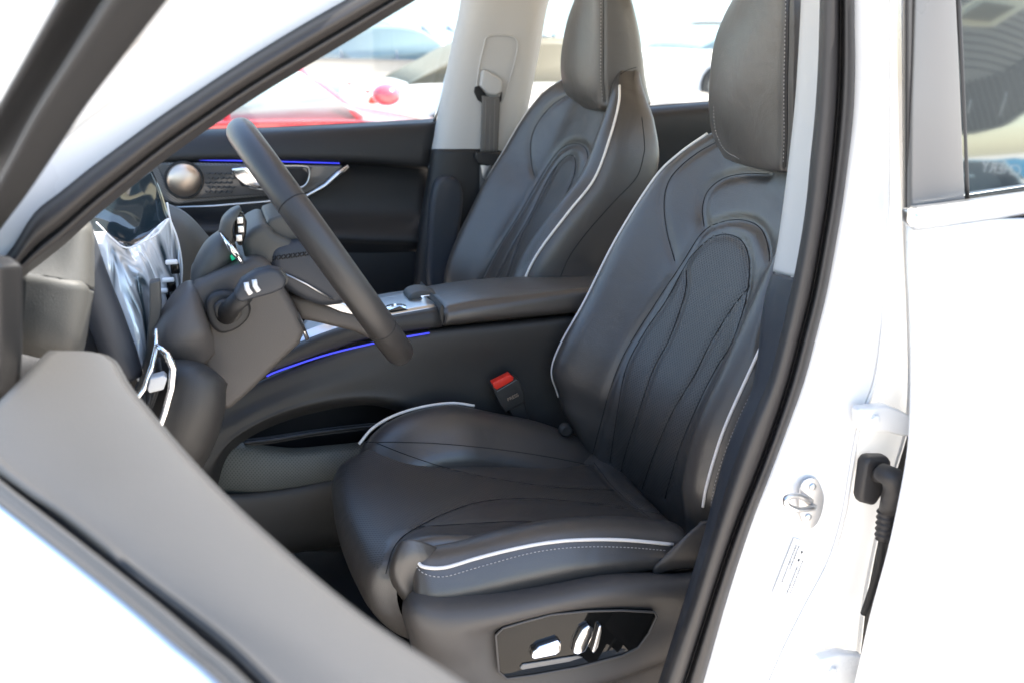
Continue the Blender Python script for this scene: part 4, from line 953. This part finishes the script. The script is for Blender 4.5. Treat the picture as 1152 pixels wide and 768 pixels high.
slab('screen_side', [(168,318),(180,316),(182,345),(178,380),(168,415),(158,440),(148,455),(146,450),(156,430),(164,395),(168,350)], -.09, .02, 'plastic_grey', db, bev=.003)
for (x,y) in ((197,302),(193,322),(186,334)):
    box('control_switch', at(x,y,-.02), (.012,.012,.014), 'gloss_black', db, bev=.002); box('switch_cap', at(x-4,y-7,-.03), (.016,.008,.006), 'white_mark', db, bev=.002)
cgrid('cluster_housing', [
 [(180,362,-.05),(192,342,-.05),(204,326,-.05),(214,320,-.05),(220,326,-.03)],
 [(176,374,-.09),(190,356,-.10),(206,340,-.10),(218,332,-.09),(224,338,-.06)],
 [(178,388,-.11),(192,378,-.12),(210,368,-.12),(226,362,-.11),(232,366,-.08)],
 [(182,400,-.11),(198,396,-.12),(214,388,-.12),(230,378,-.11),(236,380,-.08)],
 [(196,416,-.10),(210,414,-.10),(226,408,-.10),(236,398,-.09),(240,396,-.06)]], 'column_plastic', db, nu=6, nv=6, t=.006)
# air vent and its frame
tube('vent_frame', L([(176,388,-.19),(188,398,-.2),(195,414,-.2),(193,436,-.2),(186,462,-.2),(176,490,-.2),(170,510,-.2)],0), [.003,.0045,.005,.005,.005,.0045,.004], 'chrome', db, n=12)
tube('vent_frame', L([(176,370,-.17),(176,390,-.18),(171,412,-.19),(162,436,-.2),(148,456,-.2),(138,470,-.2)],0), [.002,.003,.0035,.004,.004,.003], 'chrome', db, n=12)
for i in range(4):
    tube('vent_vane', L([(178-i*6,402+i*12,-.17),(180-i*6,425+i*11,-.18),(172-i*6,452+i*9,-.18),(160-i*5,478+i*6,-.18)],0), .0035, 'plastic_dark', db, n=8, sm=3, sx=.5)
slab('vent_slider', [(169,426),(184,422),(188,426),(184,438),(168,442),(166,438)], -.205, .02, 'trim_white', db, bev=.0015)
prism('vent_recess', L([(176,385),(196,412),(188,460),(172,500),(140,470),(165,430)], -.15), (0,.01,0), 'black', db, bev=0)
cgrid('lower_dash_panel', [
 [(196,408,-.14),(212,409,-.14),(230,414,-.14),(246,426,-.14),(252,432,-.11)],
 [(196,420,-.18),(212,418,-.19),(230,422,-.19),(244,430,-.18),(250,440,-.14)],
 [(194,448,-.195),(210,448,-.205),(228,450,-.205),(243,452,-.19),(249,456,-.15)],
 [(186,476,-.195),(204,478,-.205),(220,480,-.205),(236,480,-.19),(243,484,-.15)],
 [(176,500,-.18),(194,506,-.19),(208,510,-.19),(222,512,-.18),(232,510,-.14)],
 [(160,530,-.15),(180,535,-.15),(196,535,-.15),(212,532,-.15),(222,528,-.11)]], 'plastic', db, nu=6, nv=6, t=.005)
tube('panel_edge_line', L([(249,432,-.17),(247,452,-.188),(240,480,-.19),(230,502,-.18),(220,517,-.17)],0), .0013, 'satin', db, n=6, sm=4)

# ------------------------------------------------------------------ outside
gp = bpy.data.meshes.new('g'); bm = bmesh.new(); bmesh.ops.create_grid(bm, x_segments=8, y_segments=8, size=400); bm.to_mesh(gp); bm.free()
g = link('ground', gp, 'concrete', None, smooth=False); g.location = (0,0,-.25); g['kind'] = 'structure'
def make_car(name, label, loc, rz, paint, glass, prof, roofprof, width=1.8, mirror=None, group=None, mx=.72, mz=1.02, roofm=None, sides=(-1,1)):
    """prof: side outline (x,z) of the body up to the waist; roofprof: greenhouse outline"""
    r = thing(name, label, 'car', loc, group); M = Matrix.Rotation(rz, 4, 'Z'); w = width/2
    def T(p): return Vector(loc)+M @ Vector(p)
    def loft(nm, pr, ws, m, n=6):
        rows = []
        for s in ws:                       # s = (y, inset scale)
            rows.append([T((lp(sum(q[0] for q in pr)/len(pr), x, s[1]), s[0], z if z < .5 else lp(.5, z, s[2]))) for x, z in pr])
        return patch(nm, rows, m, r, nu=3, nv=n, closed=True, cap=True)
    loft('body', prof, [(-w*.90,.97,.93),(-w*.99,.995,.99),(-w,1,1),(0,1.01,1.03),(w,1,1),(w*.99,.995,.99),(w*.90,.97,.93)], paint, 3)
    loft('greenhouse', roofprof, [(-w*.88,1.0,.93),(-w*.80,.97,.98),(-w*.70,.95,1.0),(0,.95,1.02),(w*.70,.95,1.0),(w*.80,.97,.98),(w*.88,1.0,.93)], glass, 3)
    zr = max(z for x, z in roofprof); xs = [x for x, z in roofprof if z > zr-.08]
    me = gridmesh([[T((x, y, zr-.03+.02*(1-abs(y)/w))) for x in (min(xs), (min(xs)+max(xs))/2, max(xs))] for y in (-w*.72, 0, w*.72)], 4, 4); solid(link('roof', me, roofm or paint, r), .05, 1)
    for sx in (-1, 1):
        for sy in (-1, 1):
            wh = lathe('wheel', [(.33,-.09),(.34,-.07),(.34,.07),(.33,.09),(.22,.09),(.20,.06)], T((sx*1.32, sy*(w-.10), .34)), M @ Vector((0,sy,0)), 'tyre', r, n=28)
            lathe('rim', [(.20,0),(.19,.03),(.05,.05)], T((sx*1.32, sy*(w-.04), .34)), M @ Vector((0,sy,0)), 'silver_paint', wh, n=20)
    for sy in sides:
        mm = mirror or paint
        me = bpy.data.meshes.new('mm'); bm = bmesh.new(); bmesh.ops.create_uvsphere(bm, u_segments=16, v_segments=10, radius=1); bmesh.ops.scale(bm, vec=(.10,.13,.075), verts=bm.verts)
        bmesh.ops.transform(bm, matrix=Matrix.Translation(T((mx, sy*(w+.10), mz))) @ M, verts=bm.verts); bm.to_mesh(me); bm.free(); link('wing_mirror', me, mm, r)
        box('headlight', T((2.05, sy*w*.72, .72)), (.25,.35,.12), 'wall_glass', r, bev=.03, rot=M.to_3x3()); box('tail_light', T((-2.12, sy*w*.75, .85)), (.12,.3,.14), 'red_plastic', r, bev=.03, rot=M.to_3x3())
    for x in (.1, -.75): tube('pillar', [T((x, -w*.87, .95)), T((x-.02, -w*.80, zr-.05))], .03, paint, r, n=8)
    tube('front_pillar', [T((1.02, -w*.86, .95)), T((.45, -w*.74, zr-.04))], .035, paint, r, n=8); tube('front_pillar', [T((1.02, w*.86, .95)), T((.45, w*.74, zr-.04))], .035, paint, r, n=8)
    return r
SED = [(-2.2,.35),(-2.25,.6),(-2.2,.88),(-1.6,.98),(0,.97),(1.0,.95),(1.7,.85),(2.2,.70),(2.25,.45),(2.1,.25),(0,.2),(-2.0,.22)]
SEDR = [(-1.75,.9),(-1.3,1.22),(-.8,1.42),(0,1.46),(.5,1.38),(.9,1.1),(1.15,.88),(0,.8)]
SUVR = [(-2.05,.92),(-1.95,1.35),(-1.7,1.6),(0,1.68),(.45,1.6),(.85,1.25),(1.15,.92),(0,.8)]
make_car('parked_car', 'red car beyond the passenger window, its red mirror showing', (.1,6.9,-.34), 0.03, 'red_paint', 'car_glass', SED, SEDR, mx=1.16, mz=1.13, sides=(-1,))
make_car('parked_car', 'white car with pale tan side glass behind the farther head restraint', (4.0,11,-.38), 0, 'paint', 'tan_glass', SED, SEDR, roofm='dark_paint')
make_car('parked_car', 'white car seen small between the two head restraints', (10.4,18,-.25), .25, 'paint', 'car_glass', SED, SEDR)
make_car('parked_car', 'silver car far off beside the pale far pillar', (3.2,15,-.25), -.5, 'silver_paint', 'car_glass', SED, SEDR)
# pale showroom hall in the distance
hall = thing('showroom_hall', 'pale glazed hall rising behind the parked cars', 'building', (3,22,-.25))
box('wall', (3,22.6,3.4), (44,1,6.8), 'wall_white', hall, bev=0)
for i in range(14): box('window', (-16+i*3.0,22.05,2.6), (2.5,.1,4.4), 'wall_glass', hall, bev=.02)
for i in range(15): box('mullion', (-17.5+i*3.0,22.0,2.6), (.22,.25,4.8), 'wall_white', hall, bev=.02)
# things reflected in the rear door window stand on our side of the car: mirrored about the glass plane

def rf(px, py, dist):            # where the glass of the rear door sends the line of sight
    r = ray(px, py).normalized(); q, nn = glass_hit(px, py); d = r-2*r.dot(nn)*nn
    return q+d*(dist/max(.2, -d.y))
cn = thing('canopy', 'grey ribbed canopy with a square lamp, mirrored in the rear door window', 'canopy', (10,-15,0))
def rprism(name, pts, m, par, ext=(0,-.25,.05)): return prism(name, [rf(*p) for p in pts], ext, m, par, bev=0, smooth=False)
rprism('soffit', [(1030,-60,16),(1220,-60,16),(1220,30,20),(1152,66,20),(1125,85,20),(1030,112,20)], 'canopy', cn)
for i in range(11):
    y = 4+i*9.2; P = [rf(1040,y-2,15.7+i*.28), rf(1095,y+1,15.7+i*.28), rf(1125,y+8,15.7+i*.28), rf(1160,y+20,15.7+i*.28), rf(1220,y+36,15.7+i*.28)]
    if y+8 < 90: tube('rib', [p+Vector((0,.25,0)) for p in (P if y < 55 else P[:4] if y < 72 else P[:3])], .05, 'canopy_dark', cn, n=6, sm=4)
rprism('corrugated_fascia', [(1030,108,19.9),(1125,85,19.9),(1152,66,19.9),(1220,30,19.9),(1220,100,21),(1152,128,21),(1125,144,21),(1100,150,21),(1030,152,21)], 'canopy_dark', cn)
for i in range(23):
    x = 1044+i*7; f = lp(108, 30, max(0, (x-1060))/160)
    tube('groove', [rf(x, f-2+6, 19.6), rf(x+14, lerpx([(1030,146),(1100,146),(1125,138),(1152,122),(1220,94)], x+14), 20.6)], .02, 'canopy', cn, n=5)
for i in range(11): box('bolt', rf(1082+i*7, lerpx([(1030,106),(1125,83),(1152,64),(1220,28)], 1082+i*7), 19.5), (.09,.06,.05), 'black', cn, bev=0)
tube('edge_beam', [rf(x,y,20.8) for x,y in ((1030,149),(1085,150),(1105,147),(1125,141),(1152,126),(1220,96))], .085, 'applique', cn, sm=5)
rprism('lamp_frame', [(1030,14,15.2),(1080,10,15.2),(1104,-4,15.2),(1160,-4,15.2),(1156,6,15.2),(1116,31,15.2),(1106,31,15.2),(1030,28,15.2)], 'canopy_light', cn, ext=(0,-.1,.02))
rprism('lamp_panel', [(1076,21,15.0),(1106,3,15.0),(1142,8,15.0),(1112,25,15.0)], 'tan_glass', cn, ext=(0,-.06,.01))
for a, b in (((1087,127),(1090,113)), ((1123,131),(1131,104))): tube('tube_light', [rf(*a,19.2), rf(*b,19.0)], .025, 'wall_white', cn, n=8)
dc = thing('display_car', 'dark car with white windscreen lettering, mirrored in the rear door window', 'car', (5,-9,0))
rprism('windscreen', [(1030,181,8),(1112,182,8),(1130,184,8),(1142,200,7.6),(1156,226,7.3),(1150,260,7.2),(1030,260,7.2)], 'car_glass_dark', dc, ext=(0,-.06,0))
rprism('roof', [(1030,180,8.05),(1128,182,8.05),(1150,200,8.1),(1220,216,8.1),(1220,186,8.3),(1140,178,8.3),(1125,180,8.3)], 'teal_paint', dc, ext=(0,-.3,0))
tube('screen_pillar', [rf(x,y,7.7) for x,y in ((1127,182),(1138,195),(1150,212),(1160,228))], .035, 'wall_glass', dc, sm=3)
rprism('body', [(1030,255,7.2),(1160,255,7.2),(1220,220,7.6),(1220,330,7.6),(1030,330,7.2)], 'dark_paint', dc, ext=(0,-1.2,0))
rprism('seat', [(1078,196,7.9),(1090,197,7.9),(1098,206,7.9),(1102,224,7.9),(1100,240,7.9),(1040,240,7.9)], 'wall_glass', dc, ext=(0,.08,0))
pa, pb = rf(1147,193,6.9), rf(1100,187.5,6.9); up_ = rf(1120,184.5,6.9)-rf(1120,194.5,6.9)
text('windscreen_lettering', 'CHERY', pa, (pb-pa), up_, up_.length*1.75, 'white_mark', dc, ext=.002, align='LEFT', sxx=1.3)
# front wing and bonnet of the car, outside the picture to the left
prism('front_wing', [Vector(p) for p in ((-1.6,-.52,.35),(-.26,-.50,.35),(-.26,-.50,.98),(-1.6,-.50,.90))], (0,.10,0), 'paint', body, bev=.03)
prism('bonnet', [Vector(p) for p in ((-1.6,-.45,.91),(-.62,-.42,.99),(-.62,1.0,.99),(-1.6,1.0,.91))], (0,0,.02), 'paint', body, bev=.01)
# ------------------------------------------------------------------ light
W = bpy.data.worlds.new('World'); S.world = W; W.use_nodes = True; nt = W.node_tree
bg = nt.nodes['Background']; sky = nt.nodes.new('ShaderNodeTexSky'); sky.sky_type = 'NISHITA'; sky.sun_disc = False
SEL, SAZ = math.radians(62), math.radians(92)      # sun above the rear of the car; azimuth measured from +Y towards +X
sky.sun_elevation = SEL; sky.sun_rotation = SAZ; sky.air_density = 1.2; sky.dust_density = 1.0
bg.inputs['Strength'].default_value = .13; nt.links.new(sky.outputs[0], bg.inputs['Color'])
sd = bpy.data.lights.new('sun', 'SUN'); sd.energy = 4.2; sd.angle = math.radians(.5); sd.color = (1, .94, .85)
so = bpy.data.objects.new('sun', sd); COL.objects.link(so)
sdir = Vector((math.sin(SAZ)*math.cos(SEL), math.cos(SAZ)*math.cos(SEL), math.sin(SEL)))
so.rotation_euler = sdir.to_track_quat('Z', 'Y').to_euler(); so.location = (3, 1, 8)
S.render.engine = 'CYCLES'
S.view_settings.view_transform = 'Standard'; S.view_settings.look = 'None'; S.view_settings.exposure = 2.3; S.view_settings.gamma = 1
S.cycles.max_bounces = 10; S.cycles.diffuse_bounces = 6; S.cycles.glossy_bounces = 5; S.cycles.sample_clamp_indirect = 8; S.cycles.caustics_reflective = False; S.cycles.caustics_refractive = False
S.render.resolution_x = 1152; S.render.resolution_y = 768
